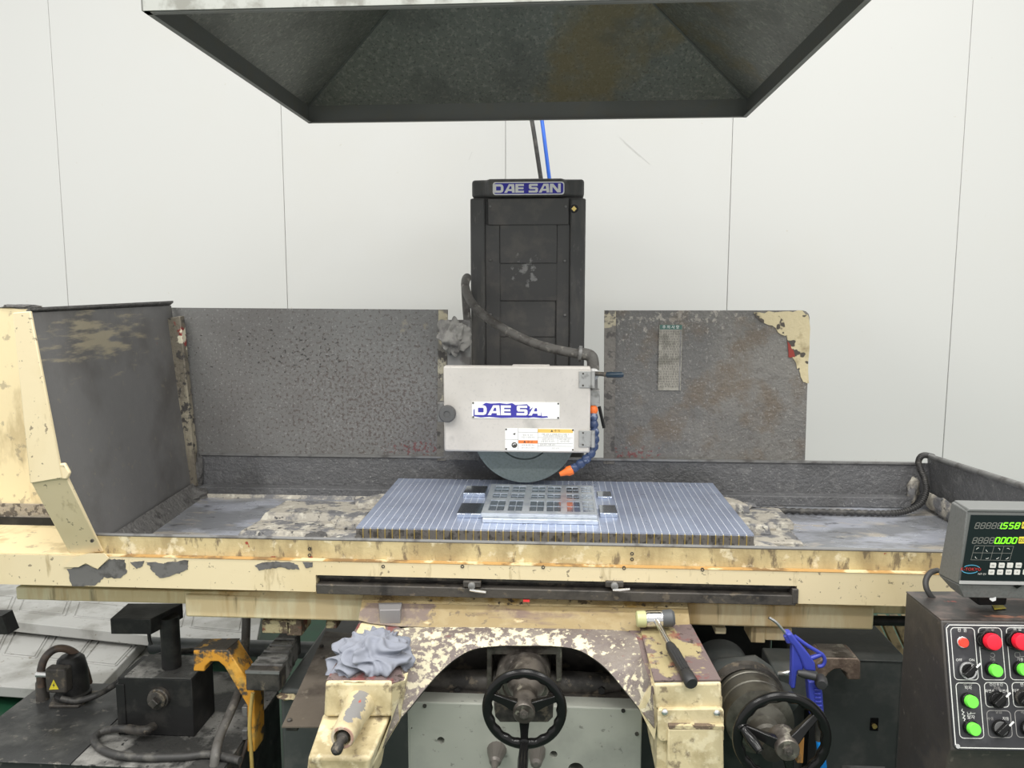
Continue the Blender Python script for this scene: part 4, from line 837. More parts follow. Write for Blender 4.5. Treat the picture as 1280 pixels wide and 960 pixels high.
def handwheel(name, label, c, Rr, tube_r, dish, spokes, handle_ang, hub_r, hdir, hlen, hub_mat):
    t = thing(name, label, 'handwheel', c)
    c = V(c); n = 144; pth = []; rr_ = []
    for k in range(n):
        q = 2 * math.pi * k / n
        pth.append(c + V((math.cos(q), 0, math.sin(q))) * Rr); rr_.append(tube_r)
    # rim with finger grips on its inner side
    mb = MB(); rings = []
    for k in range(n):
        q = 2 * math.pi * k / n; e_ = V((math.cos(q), 0, math.sin(q)))
        w_ = .5 + .5 * math.cos(q * 18); ring = []
        for j in range(12):
            s_ = 2 * math.pi * j / 12; a_ = math.cos(s_); b_ = math.sin(s_)
            ra = tube_r * (1.05 if a_ > 0 else 1.0 + .28 * w_)
            ring.append(c + e_ * (Rr + a_ * ra) + V((0, 1, 0)) * b_ * tube_r * .95)
        rings.append(ring)
    mb.rings(rings, closed=True); obj('rim', mb, m_gloss, t, angle=60)
    hb = c + V((0, dish, 0))
    obj('hub', MB().lathe(hb + V((0, .03, 0)), (0, -1, 0), [(0, hub_r * 1.15), (.02, hub_r * 1.1), (.025, hub_r), (.048, hub_r), (.051, hub_r * .9)], 28), hub_mat, t)
    hbf = hb + V((0, -.0215, 0))
    nb_ = obj('hub_nut', MB().lathe(hbf, (0, -1, 0), [(-.002, hub_r * .42), (.004, hub_r * .42), (.0045, hub_r * .2), (.009, hub_r * .2)], 6), m_iron, t)
    for ang in spokes:
        q = R(ang); e_ = V((math.cos(q), 0, math.sin(q))); tn = V((-math.sin(q), 0, math.cos(q)))
        s0 = hb + e_ * hub_r * .8; s1 = c + e_ * (Rr - tube_r * .5)
        rings = []
        for t_, w_, th_ in [(0, .012, .009), (.5, .009, .006), (1, .0075, .006)]:
            p = s0.lerp(s1, t_); rings.append([p + tn * w_ + V((0, th_, 0)), p - tn * w_ + V((0, th_, 0)), p - tn * w_ - V((0, th_, 0)), p + tn * w_ - V((0, th_, 0))])
        obj('spoke', MB().rings(rings), m_gloss, t, bevel=.0025)
    q = R(handle_ang); hp_ = c + V((math.cos(q), 0, math.sin(q))) * (Rr - .004)
    hd = V(hdir).normalized()
    hn = obj('handle', MB().lathe(hp_ - hd * .004, hd, [(0, .012), (.010, .0125), (.012, .009), (.016, .0085), (.022, .0095), (hlen * .6, .0115), (hlen - .01, .0105), (hlen, .009)], 20), m_gloss, t)
    obj('handle_screw', MB().lathe(hp_ + hd * (hlen - .005), hd, [(0, .006), (.003, .006), (.0035, .003)], 12), m_iron, hn)
    return t
handwheel('handwheel', 'black handwheel with dark hub in the saddle arch', P(655.5, 886, 1.55), .0805, .0100, .0, (22, 158, 270), 270, .0235, (0, -1, -.10), .10, m_ironwear)
# right-hand feed drum and its wheel
dr = thing('feed_drum', 'round graduated feed drum and cast housing behind the second handwheel', 'machine drum', (.43, 1.75, .60))
dq = P(950, 903, 1.64); dz = dq.z; dx = dq.x
obj('drum_housing', MB().lathe((dx - .02, 1.98, dz - .040), (0, -1, 0), [(0, .075), (.14, .074), (.17, .070), (.20, .069), (.225, .068)], 40), m_darkcast, dr)
obj('housing_shoulder', MB().tube([P(872, 858, 1.86), P(905, 851, 1.84), P(940, 850, 1.82), P(975, 868, 1.80), P(992, 880, 1.80)], [.03, .055, .060, .045, .02], 16), m_darkcast, dr)
obj('flange_ring', MB().lathe((dx - .005, 1.755, dz), (0, -1, 0), [(0, .088), (.02, .087), (.022, .078), (.0, .077)], 48, False), m_iron, dr)
obj('graduated_drum', MB().lathe((dx, 1.76, dz), (0, -1, 0), [(0, .076), (.035, .076), (.037, .074), (.04, .076), (.075, .076), (.077, .073), (.08, .075), (.12, .075), (.124, .06), (.124, .03)], 48), m_drum, dr)
obj('back_plate', MB().lathe((dx + .002, 1.64, dz - .005), (0, -1, 0), [(0, .055), (.012, .055), (.02, .034), (.05, .032), (.055, .026), (.10, .025)], 32), m_drum, dr)
ptr = obj('pointer', MB().prism([P(939, 846, 1.72), P(948, 845, 1.72), P(944, 854.5, 1.715)], (0, -.004, 0)), m_greymetal, dr)
obj('pointer_clip', Bx(P(936, 840, 1.73).x, P(949, 840, 1.73).x, 1.722, 1.735, P(942, 846, 1.73).z, P(942, 839, 1.73).z), m_iron, ptr, bevel=.001)
obj('support_bracket', Bx(P(968, 840, 1.80).x, P(1022, 840, 1.80).x, 1.78, 1.92, P(990, 870, 1.80).z, P(990, 838, 1.80).z), m_darkcast, dr, bevel=.004)
obj('drum_cable', MB().tube(cat([P(974, 842, 1.76), P(984, 841, 1.75), P(994, 838, 1.76)], 5), .0055, 10), m_bright, dr)
ro = obj('rusty_catch', Bx(P(996, 915, 1.58).x, P(1004, 915, 1.58).x, 1.57, 1.585, P(1000, 951, 1.58).z, P(1000, 911, 1.58).z), m_rustorange, dr, bevel=.002)
obj('drum_stand', Bx(.36, .50, 1.70, 1.895, .0, .70), m_darkgreen, dr)
handwheel('handwheel', 'black dished handwheel in front of the feed drum by the air gun', P(977, 922, 1.50), .0890, .0100, -.025, (38, 165, 285), 165, .0235, (.62, -1, -.58), .062, m_ironwear)

# things at the left below the table
# telescopic way cover
wc_ = thing('telescopic_way_cover', 'stepped dark steel telescopic cover with a row of narrowing plates', 'way cover', (-.74, 2.0, .66))
for k in range(6):
    Yk = 1.885 + k * .034; s_ = -.0035 * k
    p0, p1 = P(310, 846, 1.90), P(352, 846, 1.90)
    o_ = obj('cover_plate', Bx(p0.x - s_, p1.x + s_, Yk, Yk + .05, zbed + .0005, P(330, 836, 1.90).z + .0 - s_ * .6 + .0), m_blackdust if k else m_iron, wc_, bevel=.003)
    obj('plate_lip', Bx(p0.x - s_, p1.x + s_, Yk - .002, Yk + .003, P(330, 836, 1.90).z - s_ * .6 - .006, P(330, 836, 1.90).z - s_ * .6 + .0015), m_greymetal, o_)
    if k == 0:
        for x, y in [(330, 849), (314, 851), (348, 851), (348, 841)]: obj('plate_bolt', MB().lathe(P(x, y, 1.90), (0, -1, 0), [(-.001, .006 if x == 330 else .003), (.004, .005 if x == 330 else .003)], 10), m_iron, o_)
lump('orange_grease', P(362, 868, 1.91), (.03, .03, .008), m_crust, bed, 21, .4)
# orange hook bracket and its brown twin
def hook(name, label, prof, Y, dep, m1, m2, grp):
    t = thing(name, label, 'bracket', P(*prof[0], Y), grp)
    obj('hook_body', MB().prism([P(x, y, Y) for x, y in prof], (0, dep, 0)), m1, t, bevel=.003)
    return t
prof = [(241.5, 813), (241.5, 839), (255.5, 839.5), (256.5, 833), (263, 827), (273, 827), (280, 833), (309, 882), (309, 940), (319, 940), (318, 864), (285, 812.5)]
hk = hook('hook_bracket', 'chipped orange painted hook bracket beside the coolant tank', prof, 1.96, .07, m_orange, m_orange_top, 'hook brackets on the bed sides')
tpz = [P(242, 812.6, 1.962), P(284, 812, 1.962)]
obj('greasy_top', MB().prism([tpz[0], tpz[1], tpz[1] + V((.008, .066, 0)), tpz[0] + V((0, .066, 0))], (0, 0, .002)), m_orange_top, hk)
for y in (885, 914): obj('mount_bolt', Bx(P(303, y, 1.98).x, P(310, y, 1.98).x, 1.975, 1.995, P(306, y + 10, 1.98).z, P(306, y - 2, 1.98).z), m_greymetal, hk, bevel=.002)
prof = [(1030, 822), (1071, 823), (1076, 827), (1076, 850), (1060, 850), (1058.5, 842), (1050, 836.5), (1043, 837), (1036, 842), (1029, 852), (1020, 852), (1020, 830)]
hk2 = hook('hook_bracket', 'brown rusty hook bracket in front of the dark electrical box', prof, 1.80, .075, m_rustbr, m_rustbr, 'hook brackets on the bed sides')
a_, b_ = P(1031, 821.6, 1.802), P(1070, 822.4, 1.802)
obj('worn_top', MB().prism([a_, b_, b_ + V((-.006, .07, 0)), a_ + V((0, .07, 0))], (0, 0, .0015)), m_ironwear, hk2)
obj('bracket_post', Bx(P(1018, 845, 1.80).x, P(1028, 845, 1.80).x, 1.82, 1.86, .0, P(1020, 835, 1.82).z), m_black, hk2)

# coolant tank with pump box
TZ = .40
tank = thing('coolant_tank', 'black sheet metal coolant tank on the green floor', 'tank', (-1.25, 2.25, 0))
tX0, tX1 = PZ(20, 880, TZ).x, -.88
tF, tB2 = PZ(130, 957, TZ).y, PZ(60, 852, TZ).y
obj('tank_body', Bx(tX0 + .01, tX1, tF + .01, tB2, .0, TZ - .004), m_tank, tank, bevel=.006)
obj('tank_lid', Bx(tX0, PZ(103, 940, TZ).x, tF, tB2, TZ - .004, TZ), m_tank, tank, bevel=.0015)
obj('tank_lid', Bx(PZ(103, 940, TZ).x + .003, tX1, tF, tB2 + .1, TZ - .004, TZ), m_blackdust, tank, bevel=.0015)
bf = PZ(151, 918, TZ); bf2 = PZ(246, 918, TZ)
bxz = P(200, 848.5, bf.y).z
pb_ = thing('pump_box', 'black steel pump box with pipe plug standing on the coolant tank', 'pump box', ((bf.x + bf2.x) / 2, bf.y + .08, TZ))
obj('box_shell', Bx(bf.x, bf2.x, bf.y, PZ(200, 820, bxz).y, TZ + .0005, bxz), m_black, pb_, bevel=.003)
obj('box_lid', Bx(bf.x + .022, bf2.x, bf.y - .002, PZ(200, 820, bxz).y, bxz, bxz + .005), m_blackdust, pb_, bevel=.0015)
obj('side_flange', Bx(bf.x - .004, bf.x + .02, bf.y - .004, bf.y + .10, TZ + .001, P(155, 855, bf.y).z), m_black, pb_, bevel=.001)
pc = P(200, 871, bf.y)
pg = obj('pipe_plug', MB().lathe(pc, (0, -1, 0), [(0, .030), (.012, .030), (.014, .026), (.022, .026), (.024, .022), (.024, .001)], 28), m_iron, pb_)
obj('plug_hex', MB().lathe(pc + V((.0, -.024, 0)), (0, -1, 0), [(0, .0145), (.014, .0145), (.016, .012)], 4), m_iron, pg)
pst = PZ(215, 835, bxz)
obj('post', MB().cyl((pst.x, pst.y, bxz), (pst.x, pst.y, P(215, 775, pst.y).z + .01), .0265, seg=28), m_black, pb_)
dT = P(205, 764, pst.y).z
f0, f1, g1, g0 = PZ(137.5, 773.5, dT), PZ(188, 774, dT), PZ(228.5, 754, dT), PZ(160, 754, dT)
hh = V((0, 0, P(150, 793, f0.y).z - f0.z))
obj('duct_arm', MB().hexa([f0 + hh, f1 + hh, g1 + hh, g0 + hh, f0, f1, g1, g0]), m_black, pb_, bevel=.002)
obj('arm_hook', MB().tube([P(186, 790, f0.y + .01), P(187, 800, f0.y + .01), P(189, 806, f0.y + .01)], .005, 8), m_black, pb_)
obj('hose_elbow', MB().tube(cat([P(192, 908, bf.y - .02), P(184, 912, bf.y - .04), P(174, 913, bf.y - .04), P(160, 911, bf.y - .03)], 5), .0125, 12), m_iron, pb_)
# coolant pump motor
mo = PZ(84, 880, TZ)
pm = thing('coolant_pump', 'small black pump motor with yellow warning triangle on the coolant tank', 'pump', mo)
mc = PZ(92, 872, TZ)
obj('motor_body', MB().lathe((mc.x, mc.y, TZ), (0, 0, 1), [(0, .05), (.02, .052), (.025, .047), (.10, .044), (.128, .038), (.138, .028), (.140, .006)], 32), m_black, pm)
obj('base_plate', MB().prism([PZ(61, 885, TZ + .001), PZ(98, 885, TZ + .001), PZ(125, 866, TZ + .001), PZ(70, 866, TZ + .001)], (0, 0, .008)), m_iron, pm, bevel=.002)
tb0, tb1 = P(57.5, 866.5, mc.y - .07), P(81, 837, mc.y - .07)
tbx = obj('terminal_box', Bx(tb0.x, tb1.x, mc.y - .07, mc.y - .035, tb0.z, tb1.z), m_iron, pm, bevel=.006)
frt = Fr((0, mc.y - .0705, 0), (1, 0, 0), (0, 0, 1))
ti = obj('warning_triangle', frt.poly(MB(), [frt.px(61.5, 862), frt.px(73.5, 861.5), frt.px(67, 849.5)], 0, .0008), m_yellowtri, tbx)
obj('triangle_bolt', frt.poly(MB(), [frt.px(67, 859.5), frt.px(68.8, 856), frt.px(67.6, 855.6), frt.px(68, 853), frt.px(65.8, 856.6), frt.px(67, 857)], .0008, .0012), m_darkink, ti)
obj('pump_outlet', MB().lathe(PZ(53, 866, TZ + .02), (0, 0, 1), [(-.02, .019), (.035, .017), (.04, .014), (.055, .013)], 18), m_iron, pm)
obj('hose_clip', MB().cyl(P(46, 843, mc.y - .06), P(62, 843.5, mc.y - .06), .0085, seg=14), m_bright, pm)
obj('pump_hose', MB().tube(cat([P(52, 858, mc.y - .05), P(51, 840, mc.y - .05), P(56, 823, mc.y - .04), P(68, 812, mc.y - .02), P(82, 811, mc.y), P(95, 818, mc.y + .02), P(105, 834, mc.y + .03), P(111, 854, mc.y + .04)], 8), .0115, 14), m_hosebrown,
    label='brownish hose arching over the small pump motor', category='hose')
obj('supply_hose', MB().tube(cat([P(76, 873, mc.y - .06), P(95, 876, mc.y - .05), P(118, 870, mc.y - .04), P(140, 858, mc.y), P(162, 842, bf.y + .16), P(185, 826, bf.y + .20), P(212, 816, bf.y + .22), P(250, 812.5, bf.y + .24)], 8), .0095, 12), m_rubber,
    label='black rubber hose running from the pump motor behind the pump box', category='hose')
obj('drain_hose', MB().tube(cat([P(162, 911, bf.y - .03), PZ(142, 911, TZ + .02), PZ(124, 916, TZ + .012), PZ(118, 926, TZ + .011), PZ(128, 937, TZ + .011), PZ(150, 944.5, TZ + .011), PZ(185, 947, TZ + .011), PZ(230, 946, TZ + .011), PZ(262, 943, TZ + .011), PZ(300, 951, TZ + .011)], 8), .0105, 12), m_rubber,
    label='black hose looping over the tank lid from the pump box', category='hose')
obj('grey_conduit', MB().tube(cat([P(308, 770, 2.12), P(307, 800, 2.10), P(304, 830, 2.08), P(300, 860, 2.06), P(288, 890, 1.98), P(275, 920, 1.92), P(269, 945, 1.87), P(266, 985, 1.85)], 8), [.0125] * 57, 14), m_rubbergrey,
    label='thick grey conduit passing down behind the orange bracket', category='conduit')
obj('yellow_hose', MB().tube(cat([P(316, 866, 1.945), P(313.5, 885, 1.94), P(312, 910, 1.94), P(314, 940, 1.94), P(316, 985, 1.94)], 6), .0055, 10), m_yelhose,
    label='thin dirty yellow hose hanging down the orange bracket', category='hose')
obj('thin_cable', MB().tube(cat([P(310, 925, 1.97), P(305, 940, 1.96), P(298, 960, 1.95), P(292, 985, 1.95)], 6), .006, 10), m_hosebrown,
    label='thin brown cable under the orange bracket', category='cable')
obj('duct_pipe', MB().cyl(P(190, 807, 2.42), V((-.742, 2.42, P(190, 807, 2.42).z)), .028, seg=24), m_boxtop, label='short grey pipe lying behind the pump box post', category='pipe')
obj('tank_post', MB().prism([P(-70, 770, 2.3), P(2, 770, 2.3), P(11, 793, 2.3), P(-45, 793, 2.3), V((P(-45, 793, 2.3).x, 2.3, 0)), V((P(-70, 793, 2.3).x, 2.3, 0))], (0, .05, 0)), m_black, label='dark steel arm reaching in beside the coolant tank over the doors', category='bracket')

# stacked sheet doors lying on the floor
def door_sheet(label, pts, z, th, panels, grp='sheet metal doors stacked on the floor'):
    c = [PZ(x, y, z) for x, y in pts]
    t = thing('metal_door', label, 'door', (c[0] + c[1] + c[2] + c[3]) / 4 - V((0, 0, th)), grp)
    obj('door_skin', MB().prism(c, (0, 0, -th)), m_doorsheet, t, bevel=.004)
    for (a0, a1, b0, b1) in panels:
        def bl(u, v): return c[0].lerp(c[1], u).lerp(c[3].lerp(c[2], u), v)
        q = [bl(a0, b0), bl(a1, b0), bl(a1, b1), bl(a0, b1)]
        ln = MB()
        for i in range(4): ln.tube([q[i] + V((0, 0, .0005)), q[(i + 1) % 4] + V((0, 0, .0005))], .0045, 6)
        obj('embossed_panel', ln, m_doorsheet, t)
        qi = [p.lerp((q[0] + q[2]) / 2, .12) for p in q]
        obj('panel_field', MB().prism(qi, (0, 0, .004)), m_doorsheet, t, bevel=.002)
    return t
door_sheet('grey white embossed metal door lying on top of the stack', [(-60, 769), (320, 808), (330, 752), (-40, 725)], .16, .05, [(.03 + .19 * k, .19 + .19 * k, .25, .62) for k in range(5)])
door_sheet('grey white metal door at the bottom of the stack on the green floor', [(-70, 853), (118, 866), (182, 798), (-40, 772)], .085, .045, [(.06 + .24 * k, .26 + .24 * k, .45, .85) for k in range(4)])
door_sheet('plain grey sheet panel beside the embossed doors', [(118, 879), (152, 880), (300, 784), (170, 798)], .036, .03, [])
obj('floor_plank', Bx(-2.9, -2.0, 3.02, 3.12, .0, .04), m_wood, label='dirty wooden plank under the stacked metal doors', category='plank')

# right side: electrical box behind the wheel, crate
BXZ = .745
eb = thing('electrical_box', 'low dark electrical box with grey lid behind the control console', 'electrical box', (.80, 2.0, 0))
e0, e1 = P(1020, 822, 1.90), P(1134, 822, 1.90)
obj('box_shell', Bx(e0.x - .05, e1.x, 1.90, 2.12, 0, e0.z - .004), m_darkcast, eb, bevel=.004)
obj('box_lid', Bx(e0.x - .05, e1.x + .003, 1.895, 2.13, e0.z - .004, e0.z), m_darkcast, eb, bevel=.002)
lk = P(1092.5, 905, 1.90)
lo_ = obj('lock_recess', Bx(lk.x - .010, lk.x + .010, 1.898, 1.902, lk.z - .017, lk.z + .017), m_gloss, eb)
obj('lock_cylinder', MB().lathe(lk + V((0, -.002, -.004)), (0, -1, 0), [(0, .006), (.004, .006)], 14), m_brass, lo_)
obj('box_seam', Bx(e1.x - .012, e1.x - .009, 1.8985, 1.901, .05, e0.z - .01), m_darkcast, eb)
obj('lower_label', Bx(P(1052, 958, 1.90).x, P(1106, 958, 1.90).x, 1.8985, 1.901, P(1080, 962, 1.90).z, P(1080, 957.5, 1.90).z), m_greymetal, eb)
cr = thing('wooden_pallet', 'dirty wooden slats standing behind the electrical box', 'pallet', (1.1, 2.6, 0))
for k in range(4):
    obj('slat', MB().prism([P(1085 + 15 * k, 772, 2.6), P(1096 + 15 * k, 772, 2.6), P(1190 + 15 * k, 974, 2.6) * 1, P(1176 + 15 * k, 974, 2.6)], (0, .03, 0)), m_wood, cr, bevel=.002)
obj('side_machine_panel', Bx(.27, .62, 2.16, 2.5, .0, .76), m_darkcast, bed, bevel=.01)

# air gun hanging on its lever
AY = 1.66
ag = thing('air_gun', 'blue plastic air blow gun with bent steel nozzle behind the handwheel', 'air gun', P(1010, 850, AY))
def prpx(pts, Y, dep): return MB().prism([P(x, y, Y) for x, y in pts], (0, dep, 0))
obj('gun_body', prpx([(983, 793), (990, 792), (997, 801), (1013, 820), (1019, 829), (1020.5, 840), (1006, 838.5), (1000, 822), (992, 808), (987, 803)], AY - .012, .028), m_airblue, ag, bevel=.004, seg=3)
obj('trigger', prpx([(990.5, 806), (995, 809), (1004, 831), (1005, 838), (997, 840), (994.5, 861), (989, 861), (990, 836)], AY - .008, .020), m_airblue, ag, bevel=.003)
obj('hanging_loop', MB().tube(cat([P(993, 795, AY), P(1008, 806, AY), P(1022, 814.5, AY), P(1028.5, 819, AY), P(1031, 826, AY), P(1028, 832, AY), P(1022, 833, AY)], 5), .0042, 10), m_airblue, ag)
obj('loop_strut', MB().tube([P(1013, 823, AY), P(1026, 818, AY)], .0055, 10), m_airblue, ag)
hnd = obj('grip_handle', prpx([(1010.5, 852), (1025.5, 853), (1028.5, 866), (1031, 900), (1016, 900), (1012, 870)], AY - .014, .03), m_airblue, ag, bevel=.004, seg=3)
for k in range(7):
    y = 857 + k * 5; obj('grip_rib', MB().tube([P(1017 + k * .5, y, AY - .016), P(1024.5 + k * .5, y + .4, AY - .016)], .0023, 8), m_airblue, hnd)
obj('nozzle_tube', MB().tube(cat([P(961, 772, AY), P(969, 777, AY), P(974.5, 782.5, AY), P(986, 797, AY)], 6), .0034, 10), m_chrome, ag)
obj('nozzle_collar', MB().cyl(P(983, 793, AY), P(988, 800, AY), .008, .011, seg=14), m_airblue, ag)
obj('inlet_fitting', MB().cyl(P(1023, 896, AY), P(1024, 925, AY), .009, seg=12), m_iron, ag)
obj('gun_air_hose', MB().tube(cat([P(1024, 922, AY), P(1027, 945, AY), P(1030, 975, AY + .02), P(1030, 1040, AY + .06)], 6), .0085, 12), m_aircyan, label='bright cyan blue air hose hanging below the air gun', category='hose')
lv = thing('clamp_lever', 'black lever with round end knob holding up the air gun', 'lever', P(1012, 845, AY + .01))
obj('lever_arm', MB().tube([P(997, 841, AY - .024), P(1005, 842.5, AY - .026), P(1019, 846, AY - .03)], [.006, .0095, .0085], 14), m_grip, lv)
obj('lever_knob', MB().lathe(P(1025.5, 847, AY - .005), V((-.25, -1, .0)), [(0, .010), (.012, .0135), (.030, .0135), (.036, .010), (.0365, .003)], 24), m_grip, lv)

# ------------------------------------------------------------------ control console
cTL = P(1176.5, 776, 1.45); cBL = PX(1187.5, 938, cTL.x)
cu = V((math.cos(R(2.0)), math.sin(R(2.0)), 0))
con = thing('control_console', 'dark control console with red and green push buttons', 'console', (cTL.x + .2, 1.55, 0))
FP = Fr(cTL, cu, cTL - cBL)
HGT = (cTL - cBL).length; CW = .30
ztop = cTL.z
tl2 = FP.at(CW, 0); bl2 = FP.at(CW, -HGT - .0)
bl1 = FP.at(0, -HGT)
bk = V((0, .155, 0)); 
bTL = P(1135, 747, 1.60); bTL = V((cTL.x, 1.60, ztop - .004)); bTR = V((tl2.x, 1.62, ztop - .004))
fB = V((bl1.x, bl1.y + .03, .0)); fB2 = V((bl2.x, bl2.y + .03, 0.0))
sideL = [cTL, bl1, V((bl1.x, bl1.y + .01, bl1.z - .02)), V((cTL.x + .005, bl1.y + .045, .0)), V((cTL.x + .005, 1.60, .0)), bTL]
obj('console_body', MB().prism(sideL, (CW, .012, 0)), m_console, con, bevel=.003)
obj('console_top', MB().prism([cTL + V((0, .002, 0)), tl2 + V((0, .002, 0)), bTR, bTL], (0, 0, .002)), m_consoletop, con)
PT = .003
pa0 = .004; plate = obj('control_plate', FP.poly(MB(), [(pa0 + .006, -.004), (CW, -.004), (CW, -HGT + .002), (pa0 + .006, -HGT + .002), (pa0, -HGT + .008), (pa0, -.010)], 0, PT), m_panel, con, bevel=.0008)
ln = MB(); FP.line(ln, [(CW, -.007), (pa0 + .009, -.007), (pa0 + .003, -.013), (pa0 + .003, -HGT + .010), (pa0 + .008, -HGT + .006), (CW, -HGT + .006)], .0016, PT, PT + .0005)
obj('plate_border', ln, m_whiteink, plate)
obj('plate_bolt', FP.disc(MB(), pa0 + .006, -HGT + .009, .004, PT, PT + .003, 12), m_bright, plate)
def pxr(x0, x1, y0, y1, xs=0):
    a = FP.px(x0, y0, PT); b = FP.px(x1, y1, PT); return a[0], b[0], b[1], a[1]
def group_frame(x0, x1, y0, y1, mat=m_whiteink):
    # corners measured on the sloping plate: upper left and lower right
    a0, b1 = FP.px(x0, y0, PT); a1, b0 = FP.px(x1, y1, PT)
    mb = MB(); FP.line(mb, rrect(a0, a1, b0, b1, .007, 4), .0013, PT, PT + .0005, True); obj('group_frame', mb, mat, plate)
    return a0, a1, b0, b1
g1 = group_frame(1188, 1223, 784.5, 850); g2 = group_frame(1222.5, 1257, 784.5, 850); g3 = group_frame(1257.5, 1292, 784.5, 850)
g4 = group_frame(1194.5, 1230, 853.5, 923); g5 = group_frame(1230, 1261.5, 853, 884); g6 = group_frame(1233, 1265.5, 888, 922, m_greyink)
g7 = group_frame(1264.5, 1297, 853, 884); g8 = group_frame(1268, 1301, 888, 922, m_greyink)
def button(name, x, y, r, h, mat, ring=m_gloss, mush=False):
    a, b = FP.px(x, y, h)
    base = obj('button_collar', FP.disc(MB(), a, b, r * 1.22, PT, h * .55, 28), ring, con, bevel=.001)
    if mush: prof = [(h * .3, r * .62), (h * .55, r * .66), (h * .6, r * .98), (h * .85, r), (h * .97, r * .9), (h, r * .7)]
    else: prof = [(h * .4, r), (h * .93, r), (h, r * .9)]
    return obj(name, MB().lathe(FP.at(a, b, 0), FP.n, prof, 32), mat, con)
def txt(x, y, s_, size, mat=m_whiteink):
    a, b = FP.px(x, y, PT); mb = MB(); put_text(mb, FP, s_, a, b, size, PT + .0006)
    if mb.v: obj('panel_lettering', mb, mat, plate, recalc=False)
button('pilot_lamp', 1205.5, 803.5, .0088, .010, m_lamp, m_bright)
button('stop_button', 1243.5, 803, .0155, .030, m_redbtn, m_gloss, True)
button('stop_button', 1279.5, 803, .0155, .030, m_redbtn, m_gloss, True)
button('start_button', 1247, 839, .0112, .022, m_greenbtn)
button('start_button', 1282.5, 838, .0112, .022, m_greenbtn)
button('start_button', 1216.5, 878, .0112, .022, m_greenbtn)
button('start_button', 1219.5, 912.5, .0112, .022, m_greenbtn)
def selector(x, y, ring, ang=40, mat=m_gloss, tick=True):
    a, b = FP.px(x, y, .012); r = .0135
    o_ = obj('selector_knob', FP.disc(MB(), a, b, r * .95, PT, .012, 28), mat, con, bevel=.001)
    if ring: 
        rg = MB(); pts = [(a + r * 1.05 * math.cos(R(q)), b + r * 1.05 * math.sin(R(q))) for q in range(0, 360, 15)]
        FP.line(rg, pts, .0028, .008, .0115, True); obj('knob_ring', rg, ring, o_)
    q = R(ang); d = (math.cos(q), math.sin(q)); t = (-d[1], d[0])
    obj('knob_blade', FP.poly(MB(), [(a - d[0] * r + t[0] * .005, b - d[1] * r + t[1] * .005), (a - d[0] * r - t[0] * .005, b - d[1] * r - t[1] * .005), (a + d[0] * r - t[0] * .005, b + d[1] * r - t[1] * .005), (a + d[0] * r + t[0] * .005, b + d[1] * r + t[1] * .005)], .012, .022), m_gloss, o_, bevel=.0015)
    if tick:
        mk = MB(); FP.line(mk, [(a + d[0] * r * .95, b + d[1] * r * .95), (a + d[0] * r * 1.65, b + d[1] * r * 1.65)], .0032, .0222, .0228); obj('knob_pointer', mk, m_whiteink, o_)
    return o_
selector(1211, 838.5, m_bright, 42)
selector(1248, 875, m_gloss, 42)
selector(1252, 911, m_gloss, 42, m_knob)
selector(1281, 873, m_iron, 42)
selector(1288, 911, m_gloss, 42, m_knob)
txt(1202.5, 788, '전  원', .0075); txt(1198.5, 825, 'OFF', .0065); txt(1214.5, 825, 'ON', .0065)
txt(1237, 787, '숫  돌', .007, m_greyink); txt(1237.5, 791, '정지', .0068); txt(1240.5, 824.5, '기동', .006, m_greyink)
txt(1271.5, 786.5, '유 압', .0075); txt(1272, 790.5, '정지', .0068); txt(1275, 824.5, '기동', .0068)
txt(1209.5, 856, '전  자', .007, m_greyink); txt(1210, 860, '착자', .0075); txt(1213.5, 896.5, '탈자', .008)
txt(1245, 855.5, '전진후진', .007); txt(1246, 860.5, '자동', .0072, m_greyink); txt(1237, 864, '좌연속', .0068); txt(1254.5, 864, '우연속', .0068)
txt(1248, 890, '절입', .007, m_greyink); txt(1238, 898.5, '수동', .0065, m_greyink); txt(1257, 898.5, '자동', .0068)
txt(1279, 856, '연속', .007); txt(1270, 863.5, '미동', .007); txt(1280, 890.5, '속도', .007, m_greyink)
ic = MB()
a, b = FP.px(1240.5, 819, PT); FP.line(ic, [(a + .004 * math.cos(R(q)), b + .004 * math.sin(R(q))) for q in range(200, 520, 20)], .0008, PT, PT + .0005)
a, b = FP.px(1272, 818.5, PT); FP.line(ic, rrect(a - .005, a + .004, b - .004, b + .004, .002), .0008, PT, PT + .0005, True); FP.line(ic, [(a + .004, b - .003), (a + .013, b - .003)], .0008, PT, PT + .0005)
obj('panel_symbol', ic, m_greyink, plate)
wv = MB(); FP.line(wv, [FP.px(x, y, PT) for x, y in [(1203, 886), (1202, 888.5), (1205, 890), (1202.5, 893), (1206, 894.5), (1203.5, 897.5), (1206.5, 898.5), (1205, 901)]], .0011, PT, PT + .0005)
FP.line(wv, [FP.px(x, y, PT) for x, y in [(1209, 890), (1209.5, 892.5), (1213, 892.5), (1213.5, 890)]], .0008, PT, PT + .0005); FP.line(wv, [FP.px(1212, 892, PT), FP.px(1219, 891.5, PT)], .0008, PT, PT + .0005)
obj('panel_symbol', wv, m_whiteink, plate)
st = MB(); a, b = P(1240, 757, 1.50), P(1260, 756, 1.50)
obj('warning_sticker', MB().prism([PZ(1239, 754.5, ztop + .0025), PZ(1243, 762, ztop + .0025), PZ(1258, 760.5, ztop + .0025), PZ(1252, 755, ztop + .0025)], (0, 0, .0006)), m_yellowtri, con)
obj('console_cable', MB().tube(cat([P(1172, 713, 1.62), P(1163, 716, 1.60), P(1157.5, 725, 1.585), P(1158, 735, 1.575), P(1163, 744, 1.57), P(1167, 748, 1.57)], 8), .0058, 10), m_rubber, label='black cable looping from the digital readout to the console top', category='cable')

